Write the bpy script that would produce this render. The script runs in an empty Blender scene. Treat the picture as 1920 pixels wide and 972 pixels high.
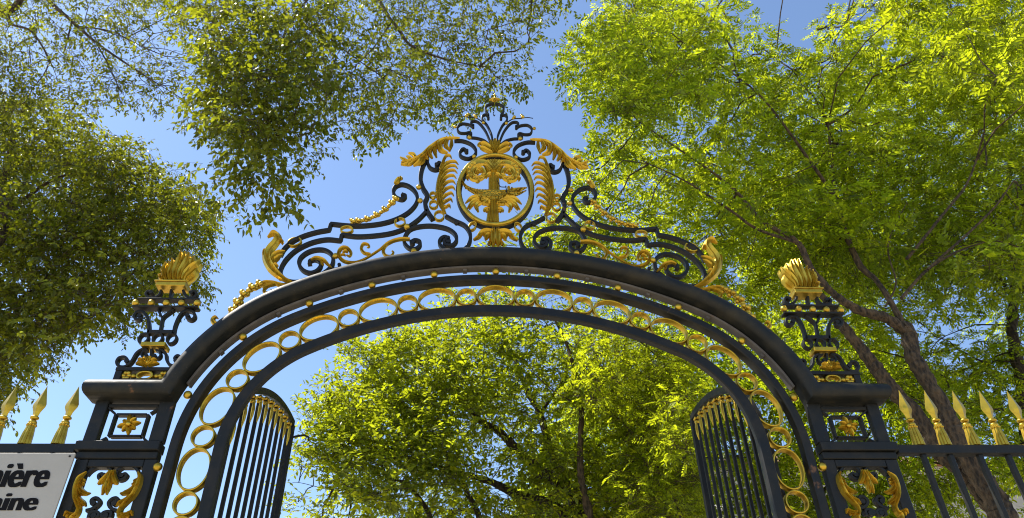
import bpy, bmesh, math, random
import numpy as np
from mathutils import Vector, Matrix, noise as mnoise

random.seed(7)
rng = np.random.default_rng(11)
scene = bpy.context.scene
COL = scene.collection
PI = math.pi

# ------------------------------------------------------------------ camera
YAW, PITCH, ROLL, FPX = 0.0593656, 0.6563701, -0.0233535, 1400.14
CAM = np.array([-0.1905, -6.0, 1.6])
F_ = np.array([math.sin(YAW) * math.cos(PITCH), math.cos(YAW) * math.cos(PITCH), math.sin(PITCH)])
R_ = np.cross(F_, [0, 0, 1.0]); R_ /= np.linalg.norm(R_)
U_ = np.cross(R_, F_)
R2 = math.cos(ROLL) * R_ + math.sin(ROLL) * U_
U2 = -math.sin(ROLL) * R_ + math.cos(ROLL) * U_
cam_data = bpy.data.cameras.new('camera')
cam = bpy.data.objects.new('camera', cam_data)
COL.objects.link(cam)
M = Matrix(((R2[0], U2[0], -F_[0], CAM[0]), (R2[1], U2[1], -F_[1], CAM[1]), (R2[2], U2[2], -F_[2], CAM[2]), (0, 0, 0, 1)))
cam.matrix_world = M
cam_data.sensor_width = 36.0
cam_data.lens = FPX / 1920.0 * 36.0
cam_data.clip_start = 0.05
cam_data.clip_end = 2000.0
scene.camera = cam

# ------------------------------------------------------------------ sky, sun, exposure
SUN_EL, SUN_AZ = math.radians(57), math.radians(-79)      # azimuth from +Y, negative = left
sdir = Vector((math.sin(SUN_AZ) * math.cos(SUN_EL), math.cos(SUN_AZ) * math.cos(SUN_EL), math.sin(SUN_EL)))
world = bpy.data.worlds.new('World')
scene.world = world
world.use_nodes = True
wn = world.node_tree
bg = wn.nodes['Background']
sky = wn.nodes.new('ShaderNodeTexSky')
sky.sky_type = 'NISHITA'
sky.sun_disc = False
sky.sun_elevation = SUN_EL
sky.sun_rotation = SUN_AZ
sky.altitude = 50
sky.air_density = 1.0
sky.dust_density = 0.3
sky.ozone_density = 2.4
wn.links.new(sky.outputs[0], bg.inputs[0])
bg.inputs[1].default_value = 0.135
sl = bpy.data.lights.new('sun', 'SUN')
sl.energy = 5.0
sl.angle = math.radians(0.5)
sl.color = (1.0, 0.95, 0.86)
sun = bpy.data.objects.new('sun', sl)
COL.objects.link(sun)
sun.rotation_euler = (-sdir).to_track_quat('-Z', 'Y').to_euler()
scene.view_settings.view_transform = 'Standard'
scene.view_settings.look = 'None'
scene.view_settings.gamma = 1.0
scene.view_settings.use_curve_mapping = False
scene.view_settings.exposure = 0.9
scene.render.engine = 'CYCLES'
scene.cycles.filter_width = 1.1
scene.cycles.max_bounces = 7
scene.cycles.diffuse_bounces = 4
scene.cycles.transmission_bounces = 5


def bp(px, py, Y=0.0):
    """point of the photograph -> point of the vertical plane at depth Y"""
    d = F_ + R2 * ((px - 960) / FPX) - U2 * ((py - 486) / FPX)
    return CAM + d * ((Y - CAM[1]) / d[1])


def bpn(px, py, Y):
    d = F_[None] + R2[None] * ((px - 960) / FPX)[:, None] - U2[None] * ((py - 486) / FPX)[:, None]
    return CAM[None] + d * ((Y - CAM[1]) / d[:, 1])[:, None]


def project(P):
    d = P - CAM
    z = d @ F_
    return 960 + FPX * (d @ R2) / z, 486 - FPX * (d @ U2) / z


# ------------------------------------------------------------------ materials
def new_mat(name):
    m = bpy.data.materials.new(name)
    m.use_nodes = True
    nt = m.node_tree
    return m, nt, nt.nodes['Principled BSDF']


def N(nt, kind, **kw):
    n = nt.nodes.new(kind)
    for k, v in kw.items():
        setattr(n, k, v)
    return n


def noise(nt, scale, detail=4.0, rough=0.55, coord='Object'):
    tc = N(nt, 'ShaderNodeTexCoord')
    nz = N(nt, 'ShaderNodeTexNoise')
    nz.inputs['Scale'].default_value = scale
    nz.inputs['Detail'].default_value = detail
    nz.inputs['Roughness'].default_value = rough
    nt.links.new(tc.outputs[coord], nz.inputs['Vector'])
    return nz


def ramp(nt, src, stops):
    r = N(nt, 'ShaderNodeValToRGB')
    el = r.color_ramp.elements
    while len(el) < len(stops):
        el.new(0.5)
    for e, (p, c) in zip(el, stops):
        e.position = p
        e.color = (*c, 1) if len(c) == 3 else c
    nt.links.new(src, r.inputs[0])
    return r


def bump(nt, bs, src, strength, dist):
    b = N(nt, 'ShaderNodeBump')
    b.inputs['Strength'].default_value = strength
    b.inputs['Distance'].default_value = dist
    nt.links.new(src, b.inputs['Height'])
    nt.links.new(b.outputs[0], bs.inputs['Normal'])


def iron_mat(name, base, dust, lo=0.52, hi=0.75, rough=0.42):
    m, nt, bs = new_mat(name)
    n1 = noise(nt, 5.0, 6.0, 0.62)
    r = ramp(nt, n1.outputs[0], [(0.0, base), (lo, base), (hi, dust)])
    n3 = noise(nt, 3.1, 5.0, 0.7)
    rr = ramp(nt, n3.outputs[0], [(0.0, (0, 0, 0)), (0.655, (0, 0, 0)), (0.70, (1, 1, 1))])
    mx = N(nt, 'ShaderNodeMixRGB')
    mx.inputs[2].default_value = (0.11, 0.055, 0.025, 1)
    nt.links.new(rr.outputs[0], mx.inputs[0])
    n4 = noise(nt, 70.0, 3.0, 0.8)
    r4 = ramp(nt, n4.outputs[0], [(0.0, (0, 0, 0)), (0.67, (0, 0, 0)), (0.72, (1, 1, 1))])
    mc = N(nt, 'ShaderNodeMixRGB')
    mc.inputs[2].default_value = (0.075, 0.07, 0.062, 1)
    nt.links.new(r4.outputs[0], mc.inputs[0])
    nt.links.new(r.outputs[0], mc.inputs[1])
    nt.links.new(mc.outputs[0], mx.inputs[1])
    nt.links.new(mx.outputs[0], bs.inputs['Base Color'])
    bs.inputs['Specular IOR Level'].default_value = 0.26
    n2 = noise(nt, 38.0, 5.0)
    r2 = ramp(nt, n1.outputs[0], [(0.3, (rough - .08,) * 3), (0.75, (rough + .25,) * 3)])
    nt.links.new(r2.outputs[0], bs.inputs['Roughness'])
    bump(nt, bs, n2.outputs[0], 0.25, 0.004)
    return m


IRON = iron_mat('navy_iron_paint', (0.0075, 0.0082, 0.0078), (0.024, 0.022, 0.018), .48, .78, .44)
ROLL_M = iron_mat('dusty_iron_paint', (0.0075, 0.0088, 0.0082), (0.026, 0.023, 0.015), 0.47, 0.68, 0.46)


def gold_mat(name, a, b, rough):
    m, nt, bs = new_mat(name)
    n1 = noise(nt, 9.0, 6.0, 0.65)
    r = ramp(nt, n1.outputs[0], [(0.25, b), (0.55, a), (0.8, a)])
    n3 = noise(nt, 27.0, 4.0, 0.7)
    rr = ramp(nt, n3.outputs[0], [(0.0, (0, 0, 0)), (0.66, (0, 0, 0)), (0.74, (1, 1, 1))])
    mx = N(nt, 'ShaderNodeMixRGB')
    mx.inputs[2].default_value = (0.20, 0.10, 0.025, 1)
    nt.links.new(rr.outputs[0], mx.inputs[0])
    nt.links.new(r.outputs[0], mx.inputs[1])
    nt.links.new(mx.outputs[0], bs.inputs['Base Color'])
    bs.inputs['Metallic'].default_value = 0.82
    bs.inputs['Roughness'].default_value = rough
    n2 = noise(nt, 45.0, 4.0)
    bump(nt, bs, n2.outputs[0], 0.3, 0.004)
    return m


IRON_BOUNCE = iron_mat('bounce_lit_iron_paint', (0.075, 0.068, 0.062), (0.13, 0.118, 0.105), .4, .7, .6)  # spacer rail's iron coloured lighter to stand for ground bounce on its underside
GOLD = gold_mat('gold_leaf', (0.53, 0.355, 0.036), (0.30, 0.185, 0.018), 0.36)


GOLD_S = gold_mat('scaled_gold_leaf', (0.40, 0.265, 0.026), (0.22, 0.135, 0.013), 0.42)
_nt = GOLD_S.node_tree
_v = N(_nt, 'ShaderNodeTexVoronoi')
_v.inputs['Scale'].default_value = 42
_tc = N(_nt, 'ShaderNodeTexCoord')
_nt.links.new(_tc.outputs['Object'], _v.inputs['Vector'])
bump(_nt, _nt.nodes['Principled BSDF'], _v.outputs[0], 1.0, 0.02)


def bark_mat(name, a, b, scale=11.0):
    m, nt, bs = new_mat(name)
    tc = N(nt, 'ShaderNodeTexCoord')
    mp = N(nt, 'ShaderNodeMapping')
    mp.inputs['Scale'].default_value = (1, 1, 0.35)
    nt.links.new(tc.outputs['Object'], mp.inputs[0])
    nz = N(nt, 'ShaderNodeTexNoise')
    nz.inputs['Scale'].default_value = scale
    nz.inputs['Detail'].default_value = 8
    nz.inputs['Roughness'].default_value = 0.65
    nt.links.new(mp.outputs[0], nz.inputs['Vector'])
    vr = N(nt, 'ShaderNodeTexVoronoi')
    vr.inputs['Scale'].default_value = scale * 2.2
    nt.links.new(mp.outputs[0], vr.inputs['Vector'])
    ad = N(nt, 'ShaderNodeMath', operation='MULTIPLY_ADD')
    ad.inputs[1].default_value = 0.35
    nt.links.new(vr.outputs[0], ad.inputs[0])
    nt.links.new(nz.outputs[0], ad.inputs[2])
    r = ramp(nt, ad.outputs[0], [(0.46, a), (0.60, tuple(.35 * (x + y) for x, y in zip(a, b))), (0.80, b)])
    nt.links.new(r.outputs[0], bs.inputs['Base Color'])
    bs.inputs['Roughness'].default_value = 0.9
    bump(nt, bs, ad.outputs[0], 1.0, 0.08)
    return m


BARK = bark_mat('brown_bark', (0.008, 0.0055, 0.003), (0.095, 0.062, 0.032))
BARK_D = bark_mat('dark_bark', (0.012, 0.009, 0.007), (0.055, 0.04, 0.028))


def leaf_mat(name, dark, mid, light, trans, mix=0.5, rough=0.38):
    m, nt, bs = new_mat(name)
    at = N(nt, 'ShaderNodeAttribute', attribute_name='tint')
    r = ramp(nt, at.outputs['Fac'], [(0.0, dark), (0.5, mid), (1.0, light)])
    r2 = ramp(nt, at.outputs['Fac'], [(0.0, tuple(c * 0.5 for c in trans)), (1.0, tuple(c * 1.3 for c in trans))])
    nt.links.new(r.outputs[0], bs.inputs['Base Color'])
    bs.inputs['Roughness'].default_value = rough
    bs.inputs['Specular IOR Level'].default_value = 0.28
    tr = N(nt, 'ShaderNodeBsdfTranslucent')
    nt.links.new(r2.outputs[0], tr.inputs[0])
    ms = N(nt, 'ShaderNodeMixShader')
    ms.inputs[0].default_value = mix
    nt.links.new(bs.outputs[0], ms.inputs[1])
    nt.links.new(tr.outputs[0], ms.inputs[2])
    nt.links.new(ms.outputs[0], nt.nodes['Material Output'].inputs[0])
    return m


LEAF_HACK = leaf_mat('nettle_tree_leaf', (0.022, 0.042, 0.004), (0.042, 0.07, 0.007), (0.09, 0.105, 0.014), (0.37, 0.39, 0.012), 0.48, .34)
LEAF_ASH = leaf_mat('ash_leaf', (0.018, 0.055, 0.003), (0.042, 0.092, 0.005), (0.10, 0.14, 0.010), (0.62, 0.69, 0.014), 0.57, .34)
LEAF_CEN = leaf_mat('maple_leaf', (0.022, 0.055, 0.004), (0.05, 0.092, 0.007), (0.11, 0.145, 0.013), (0.55, 0.61, 0.014), 0.54, .34)
LEAF_BACK = leaf_mat('shade_leaf', (0.016, 0.048, 0.003), (0.04, 0.085, 0.005), (0.085, 0.125, 0.009), (0.62, 0.72, 0.014), 0.58, .36)


# ------------------------------------------------------------------ object helpers
def tag(o, label=None, cat=None, group=None, kind=None):
    if label: o['label'] = label
    if cat: o['category'] = cat
    if group: o['group'] = group
    if kind: o['kind'] = kind
    return o


def empty(name, loc, label, cat, group=None):
    o = bpy.data.objects.new(name, None)
    COL.objects.link(o)
    o.location = loc
    o.empty_display_size = 0.2
    return tag(o, label, cat, group)


def place(o, parent):
    if parent is not None:
        o.parent = parent
        p = parent
        off = Vector((0, 0, 0))
        while p is not None:
            off += p.location
            p = p.parent
        o.location = -off
    return o


def build(name, bm, mat, parent=None, smooth=False):
    """world-space bmesh -> one linked mesh object under parent"""
    bmesh.ops.recalc_face_normals(bm, faces=bm.faces[:])
    me = bpy.data.meshes.new(name)
    bm.to_mesh(me)
    bm.free()
    if smooth:
        me.polygons.foreach_set('use_smooth', [True] * len(me.polygons))
        try:
            me.set_sharp_from_angle(angle=math.radians(48))
        except Exception:
            pass
    me.materials.append(mat)
    o = bpy.data.objects.new(name, me)
    COL.objects.link(o)
    return place(o, parent)


def recopy(o, parent, offset):
    """copy of a part moved by a world offset"""
    c = o.copy()
    COL.objects.link(c)
    c.parent = parent
    c.location = o.location + Vector(offset)
    return c


class Crop:
    def __init__(s, ox, oy, k, mpp, Y=0.0):
        s.ox, s.oy, s.k, s.mpp, s.Y = ox, oy, k, mpp, Y

    def __call__(s, pts):
        out = []
        for x, y in pts:
            p = bp(s.ox + x * s.k, s.oy + y * s.k, s.Y)
            out.append((p[0], p[2]))
        return out

    def p(s, x, y):
        return s([(x, y)])[0]


A = Crop(720, 160, .3293, .0019)
B = Crop(480, 310, .2573, .00145)
E = Crop(820, 160, .1852, .00112)
Fm = Crop(830, 280, .2058, .00119)
U = Crop(200, 460, .2881, .0015)
P = Crop(100, 680, .3005, .00147)
Q = Crop(100, 860, .11524, .00057)


def spline(pts, n=6):
    p = [np.array(q, float) for q in pts]
    if len(p) < 3:
        return p
    p = [2 * p[0] - p[1]] + p + [2 * p[-1] - p[-2]]
    out = []
    for i in range(1, len(p) - 2):
        a, b, c, d = p[i - 1:i + 3]
        for k in range(n):
            t = k / n
            out.append(0.5 * (2 * b + (c - a) * t + (2 * a - 5 * b + 4 * c - d) * t * t + (3 * b - a - 3 * c + d) * t ** 3))
    out.append(p[-2])
    return out


def normals2(pts, closed=False):
    n = len(pts)
    out = []
    for i in range(n):
        a = pts[(i - 1) % n] if (closed or i > 0) else pts[i]
        b = pts[(i + 1) % n] if (closed or i < n - 1) else pts[i]
        t = b - a
        l = math.hypot(t[0], t[1]) or 1
        out.append(np.array((-t[1] / l, t[0] / l)))
    return out


def mir(pts, ax=0.0):
    return [(2 * ax - p[0], p[1]) for p in pts]


def ribbon(bm, pts, w, y0, y1, closed=False, ch=0.004):
    """flat iron bar swept along a path in the gate's plane; w = width in the plane"""
    pts = [np.array(p, float) for p in pts]
    nn = normals2(pts, closed)
    n = len(pts)
    ws = w if hasattr(w, '__len__') else [w] * n
    rings = []
    for p, q, ww in zip(pts, nn, ws):
        h = ww / 2
        c = min(ch, h * .4)
        prof = [(-h, y0 + c), (-h + c, y0), (h - c, y0), (h, y0 + c), (h, y1), (-h, y1)]
        rings.append([bm.verts.new((p[0] + q[0] * a, y, p[1] + q[1] * a)) for a, y in prof])
    m = 6
    for i in range(n if closed else n - 1):
        r0, r1 = rings[i], rings[(i + 1) % n]
        for k in range(m):
            bm.faces.new((r0[k], r0[(k + 1) % m], r1[(k + 1) % m], r1[k]))
    if not closed:
        bm.faces.new(rings[0])
        bm.faces.new(rings[-1])


def eye(bm, p, w, y0, y1):
    rod(bm, [(p[0], y0 - .003, p[1]), (p[0], y1 + .002, p[1])], w * .82, 12)


def bud(pts, w, start=False, end=False, f=1.25, n=5):
    f = min(f, 1.25)
    ws = [w] * len(pts)
    for i in range(n):
        k = 1 + (f - 1) * (1 - i / n) ** 2
        if start: ws[i] = w * k
        if end: ws[-1 - i] = w * k
    return ws


def blade(bm, pts, hw, y=0.0, t=0.03, n=5):
    """gilded leaf lobe: a swept blade with two raised flanks and a groove"""
    s = spline(pts, n)
    m = len(s)
    if hasattr(hw, '__len__'):
        xs = np.linspace(0, 1, len(hw))
        ws = np.interp(np.linspace(0, 1, m), xs, hw)
    else:
        u = np.linspace(0, 1, m)
        ws = hw * np.clip(0.45 + 1.6 * u * (1 - u) * 1.4, 0, 1) * np.where(u > .85, (1 - u) / .15 * .75 + .25, 1)
    nn = normals2(s)
    rings = []
    for p, q, h in zip(s, nn, ws):
        h = max(h, 0.0015)
        tt = min(t, h * 1.3)
        prof = [(-h, y), (-.55 * h, y - tt), (0, y - tt * .45), (.55 * h, y - tt), (h, y), (0, y + tt * .6)]
        rings.append([bm.verts.new((p[0] + q[0] * a, b, p[1] + q[1] * a)) for a, b in prof])
    for i in range(m - 1):
        for k in range(6):
            bm.faces.new((rings[i][k], rings[i][(k + 1) % 6], rings[i + 1][(k + 1) % 6], rings[i + 1][k]))
    bm.faces.new(rings[0])
    bm.faces.new(rings[-1])


def pblade(bm, crop, pts, hw, y=0.0, t=0.03, f=None, n=5):
    """leaf lobe traced with its widths on the flat of the ironwork"""
    s = spline(pts, n)
    m = len(s)
    if hasattr(hw, '__len__'):
        ws = np.interp(np.linspace(0, 1, m), np.linspace(0, 1, len(hw)), hw)
    else:
        u = np.linspace(0, 1, m)
        ws = hw * np.clip(0.45 + 1.6 * u * (1 - u) * 1.4, 0, 1) * np.where(u > .85, (1 - u) / .15 * .75 + .25, 1)
    nn = normals2(s)
    rings = []
    for p, q, h in zip(s, nn, ws):
        h = max(h, 1.2)
        tt = min(t, h * crop.mpp * 1.3)
        ring = []
        for a, b in ((-h, y), (-.55 * h, y - tt), (0, y - tt * .4), (.55 * h, y - tt), (h, y), (0, y + tt * .6)):
            w = crop([(p[0] + q[0] * a, p[1] + q[1] * a)])
            if f: w = f(w)
            ring.append(bm.verts.new((w[0][0], b, w[0][1])))
        rings.append(ring)
    for i in range(m - 1):
        for k in range(6):
            bm.faces.new((rings[i][k], rings[i][(k + 1) % 6], rings[i + 1][(k + 1) % 6], rings[i + 1][k]))
    bm.faces.new(rings[0])
    bm.faces.new(rings[-1])


def rod(bm, pts3, radii, seg=8, cap=True):
    pts = [Vector(p) for p in pts3]
    n = len(pts)
    if not hasattr(radii, '__len__'):
        radii = [radii] * n
    rings = []
    prev = None
    for i, p in enumerate(pts):
        t = (pts[min(i + 1, n - 1)] - pts[max(i - 1, 0)]).normalized()
        if prev is None:
            a = t.orthogonal().normalized()
        else:
            a = (prev - t * prev.dot(t))
            a = a.normalized() if a.length > 1e-6 else t.orthogonal().normalized()
        prev = a
        b = t.cross(a)
        rings.append([bm.verts.new(p + (a * math.cos(2 * PI * k / seg) + b * math.sin(2 * PI * k / seg)) * radii[i]) for k in range(seg)])
    for i in range(n - 1):
        for k in range(seg):
            bm.faces.new((rings[i][k], rings[i][(k + 1) % seg], rings[i + 1][(k + 1) % seg], rings[i + 1][k]))
    if cap:
        bm.faces.new(rings[0])
        bm.faces.new(rings[-1])


def ball(bm, c, r, sx=1, sy=1, sz=1, u=14, v=9):
    mat = Matrix.Translation(c) @ Matrix.Diagonal((sx, sy, sz, 1))
    bmesh.ops.create_uvsphere(bm, u_segments=u, v_segments=v, radius=r, matrix=mat)


def box(bm, x0, x1, y0, y1, z0, z1, bev=0.004):
    r = bmesh.ops.create_cube(bm, size=1, matrix=Matrix.Translation(((x0 + x1) / 2, (y0 + y1) / 2, (z0 + z1) / 2)) @ Matrix.Diagonal((abs(x1 - x0), abs(y1 - y0), abs(z1 - z0), 1)))
    if bev:
        ed = list({e for v in r['verts'] for e in v.link_edges})
        bmesh.ops.bevel(bm, geom=ed, offset=min(bev, abs(x1 - x0) * .2, abs(z1 - z0) * .2, abs(y1 - y0) * .2), segments=1, affect='EDGES')


def hoop(bm, c, rx, rz, ang, w, y0, y1, n=28):
    """flat ring of bar; outer half-axes rx, rz, turned by ang"""
    pts = []
    ca, sa = math.cos(ang), math.sin(ang)
    for k in range(n):
        a = 2 * PI * k / n
        x, z = (rx - w / 2) * math.cos(a), (rz - w / 2) * math.sin(a)
        pts.append(np.array((c[0] + x * ca - z * sa, c[1] + x * sa + z * ca)))
    ribbon(bm, pts, w, y0, y1, closed=True, ch=0.003)


# ------------------------------------------------------------------ setting
def ground():
    bm = bmesh.new()
    s = 900
    vs = [bm.verts.new((x, y, 0)) for x, y in ((-s, -s), (s, -s), (s, s), (-s, s))]
    bm.faces.new(vs)
    m, nt, bs = new_mat('pale_gravel')
    n1 = noise(nt, 0.5, 8, 0.6)
    r = ramp(nt, n1.outputs[0], [(0.3, (0.36, 0.29, 0.20)), (0.7, (0.50, 0.42, 0.31))])
    n2 = noise(nt, 45, 3)
    bump(nt, bs, n2.outputs[0], 0.5, 0.02)
    nt.links.new(r.outputs[0], bs.inputs['Base Color'])
    bs.inputs['Roughness'].default_value = 0.95
    tag(build('ground', bm, m), kind='structure')


ground()

# ------------------------------------------------------------------ the arch: three-centred curve, n = offset outwards
ZS, AA, RH = 1.6 + 2.60, 2.36, 1.15
HH = 1.455
RC = ((AA - RH) ** 2 + HH * HH - RH * RH) / (2 * (HH - RH))
ZC = ZS + HH - RC
TH_J = math.atan2(AA - RH, ZS - ZC)         # angle from vertical where crown meets haunch
CROWN_L = RC * TH_J


def arch_pt(n, th):
    """th = angle of the normal from the vertical, signed (left negative)"""
    s = -1 if th < 0 else 1
    t = abs(th)
    if t <= TH_J:
        return (s * (RC + n) * math.sin(t), ZC + (RC + n) * math.cos(t))
    return (s * ((AA - RH) + (RH + n) * math.sin(t)), ZS + (RH + n) * math.cos(t))


def arch_len_pt(n, s):
    """point, tangent angle at arc length s from the apex, measured along offset n"""
    sg = -1 if s < 0 else 1
    l = abs(s)
    l1 = (RC + n) * TH_J
    l2 = l1 + (RH + n) * (PI / 2 - TH_J)
    if l <= l1:
        th = l / (RC + n)
    elif l <= l2:
        th = TH_J + (l - l1) / (RH + n)
    else:
        return (sg * (AA + n), ZS - (l - l2)), sg * PI / 2
    return arch_pt(n, sg * th), sg * th


def arch_path(n, z_end):
    ths = list(np.linspace(0, TH_J, 22)) + list(np.linspace(TH_J, PI / 2, 26)[1:])
    half = [arch_pt(n, t) for t in ths] + [(AA + n, ZS - (ZS - z_end) * k / 6) for k in range(1, 7)]
    return [(-x, z) for x, z in reversed(half)] + half[1:]


arch = empty('gate_arch', (0, 0, 0), 'dark navy iron basket arch with a frieze of gilded rings spanning the gateway', 'arch')
bm = bmesh.new(); ribbon(bm, arch_path(-0.050, 0.0), 0.098, -0.03, 0.035, ch=.010); build('inner_band', bm, IRON, arch)
bm = bmesh.new(); ribbon(bm, arch_path(-0.034, 0.0), 0.05, 0.0365, 0.10); build('inner_band_rebate', bm, IRON, arch)
bm = bmesh.new(); ribbon(bm, arch_path(0.327, 0.0), 0.074, -0.03, 0.075, ch=.010); build('outer_band', bm, IRON, arch)
# flat spacer rail in the gap under the cornice, tied with cross straps
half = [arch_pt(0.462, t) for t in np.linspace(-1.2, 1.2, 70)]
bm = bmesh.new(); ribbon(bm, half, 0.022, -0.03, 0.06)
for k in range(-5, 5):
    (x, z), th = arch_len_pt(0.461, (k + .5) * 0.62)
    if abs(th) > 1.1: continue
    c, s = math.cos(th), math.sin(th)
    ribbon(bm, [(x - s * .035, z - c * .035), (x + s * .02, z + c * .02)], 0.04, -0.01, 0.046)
build('spacer_rail', bm, IRON_BOUNCE, arch)

SP = 0.574
NR = 0.133
for side in (-1, 0, 1):
    for k in range(0, 10):
        if side == 0 and k: break
        if side != 0 and k == 0: continue
        (x, z), th = arch_len_pt(NR, side * k * SP)
        bm = bmesh.new(); hoop(bm, (x, z), 0.187, 0.135, -th, 0.016, 0.02, 0.095, 40); build('oval_ring', bm, GOLD, arch, True)
        (x, z), th2 = arch_len_pt(NR, side * k * SP)
        xs, zs = arch_pt(0.408, th) if abs(th) < PI / 2 else (side * (AA + .413), z)
        if k < 8:
            bm = bmesh.new(); ball(bm, (xs, -0.005, zs), 0.037); build('stud', bm, GOLD, arch, True)
for side in (-1, 1):
    for k in range(0, 10):
        (x, z), th = arch_len_pt(NR, side * (k + .5) * SP)
        bm = bmesh.new(); hoop(bm, (x, z), 0.1, 0.1, 0, 0.0155, 0.02, 0.095, 30); build('small_ring', bm, GOLD, arch, True)
bm = bmesh.new(); rod(bm, [(0.0, .05, ZS + HH + .0), (0.0, .05, ZS + HH + .13)], 0.012); build('bolt', bm, GOLD, arch)

# cornice: one profile swept along pier top - arch - pier top
prof = [(0.672, 0.05), (0.672, -0.05), (0.652, -0.05), (0.652, -0.065)]
for k in range(0, 11):
    a = PI / 2 - PI * k / 10
    prof.append((0.570 + 0.080 * math.sin(a), -0.060 - 0.095 * max(0.0, math.cos(a)) ** 0.8))
prof += [(0.486, -0.05), (0.486, 0.05)]
ZT = 1.6 + 3.205
bm = bmesh.new()
cols = None
rows = []
for n_, y_ in prof:
    zf = ZT - (0.672 - n_)
    r_ = RH + n_
    xm = (AA - RH) + math.sqrt(max(r_ * r_ - (zf - ZS) ** 2, 0))
    thm = math.acos((zf - ZS) / r_)
    line = []
    xe = -3.45 + min(y_, 0) * .55
    line.append((xe, 0.05, zf))
    line.append((xe, y_, zf))
    for t in np.linspace(-thm, -TH_J, 24):
        x, z = arch_pt(n_, t); line.append((x, y_, z))
    for t in np.linspace(-TH_J, TH_J, 41)[1:-1]:
        x, z = arch_pt(n_, t); line.append((x, y_, z))
    for t in np.linspace(TH_J, thm, 24):
        x, z = arch_pt(n_, t); line.append((x, y_, z))
    line.append((-xe, y_, zf))
    line.append((-xe, 0.05, zf))
    rows.append([bm.verts.new(v) for v in line])
for i in range(len(rows)):
    a, b = rows[i], rows[(i + 1) % len(rows)]
    for k in range(len(a) - 1):
        try:
            bm.faces.new((a[k], a[k + 1], b[k + 1], b[k]))
        except ValueError:
            pass
bmesh.ops.remove_doubles(bm, verts=bm.verts[:], dist=0.0004)
build('cornice_moulding', bm, ROLL_M, arch, True)

# ------------------------------------------------------------------ crest above the arch
crest = empty('arch_crest', (0, 0, 6.37), 'tall wrought iron crest with gilded crocodile medallion standing on the arch', 'crest')
W1, D0, D1 = 0.034, 0.0, 0.055


def both(name, fn, mat, parent, smooth=False, ax=0.0):
    """build a part and its mirror image as two separate meshes"""
    for f in (lambda q: q, lambda q: mir(q, ax)):
        bm = bmesh.new()
        fn(bm, f)
        build(name, bm, mat, parent, smooth)


def scroll(crop, pts, w=W1, start=True, end=True, name='scroll', parent=crest, y0=D0, y1=D1, n=6, ax=0.0, sharp=False):
    base = crop(pts)
    path = [np.array(p) for p in base] if sharp else spline(base, n)

    def fn(bm, f):
        q = [np.array(v) for v in f([tuple(p) for p in path])]
        ribbon(bm, q, bud(q, w, start, end), y0, y1)
        if start: eye(bm, q[0], w, y0, y1)
        if end: eye(bm, q[-1], w, y0, y1)
    both(name, fn, IRON, parent, False, ax)


# stepped double rail: upper rail from the volute out to the end leaf
up = spline(B([(1060, 205), (1088, 215), (1065, 240), (1015, 222), (1000, 180), (1018, 145), (1062, 130), (1115, 145), (1160, 185), (1176, 235), (1158, 285), (1105, 338), (1025, 382), (930, 412), (820, 428), (700, 432), (545, 418)]), 6)
up2 = spline(B([(530, 462), (440, 478), (340, 508), (260, 548), (205, 598), (175, 650)]), 6)
upj = up + [np.array(B.p(542, 424)), np.array(B.p(534, 452))] + up2
both('stepped_rail', lambda bm, f: ribbon(bm, [np.array(v) for v in f([tuple(p) for p in upj])], bud(upj, W1, True, False), D0, D1), IRON, crest)
lo = spline(B([(1245, 322), (1215, 355), (1175, 393), (1100, 444), (1000, 482), (880, 502), (740, 510), (628, 498)]), 6)
lo2 = spline(B([(612, 540), (520, 532), (430, 547), (350, 577), (272, 624), (205, 694), (175, 762), (195, 812), (250, 840), (330, 838), (430, 808), (510, 765), (552, 720), (560, 668), (540, 632), (492, 608), (430, 608), (370, 628), (322, 668), (312, 715), (342, 758), (392, 776), (440, 762), (470, 725), (460, 692), (425, 678), (392, 690), (390, 715)]), 6)
loj = lo + [np.array(B.p(622, 503)), np.array(B.p(616, 532))] + lo2
both('stepped_rail', lambda bm, f: ribbon(bm, [np.array(v) for v in f([tuple(p) for p in loj])], bud(loj, W1, False, True), D0, D1), IRON, crest)
scroll(B, [(548, 742), (575, 750), (602, 742), (606, 722)], .022, False, True, 'hook')
# C scrolls over the arch crown
scroll(A, [(160, 890), (172, 876), (200, 882), (204, 905), (180, 925), (142, 920), (114, 886), (124, 845), (152, 812), (210, 796), (282, 794), (360, 810), (405, 842), (412, 880), (386, 906), (350, 902), (342, 880), (362, 868)])
scroll(A, [(366, 885), (352, 858), (326, 866), (316, 895), (348, 932), (405, 942), (460, 926), (488, 888), (490, 838), (460, 792), (400, 764), (352, 738)], W1, True, False)
# side brackets and top scrolls
scroll(A, [(308, 440), (298, 455), (318, 462), (326, 442), (312, 428), (290, 434)] and [(300, 448), (312, 434), (326, 446), (318, 466), (290, 474), (262, 462), (247, 430), (250, 405)], .03, True, False)
scroll(A, [(240, 410), (216, 468), (208, 530), (222, 580), (246, 622), (234, 662), (246, 710), (278, 758)], .045, False, False, 'bracket')
scroll(A, [(400, 309), (450, 311), (500, 332), (524, 366), (514, 394), (480, 411), (441, 400), (432, 375), (452, 356), (470, 370)], .028, False, True, y1=.05)
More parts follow.
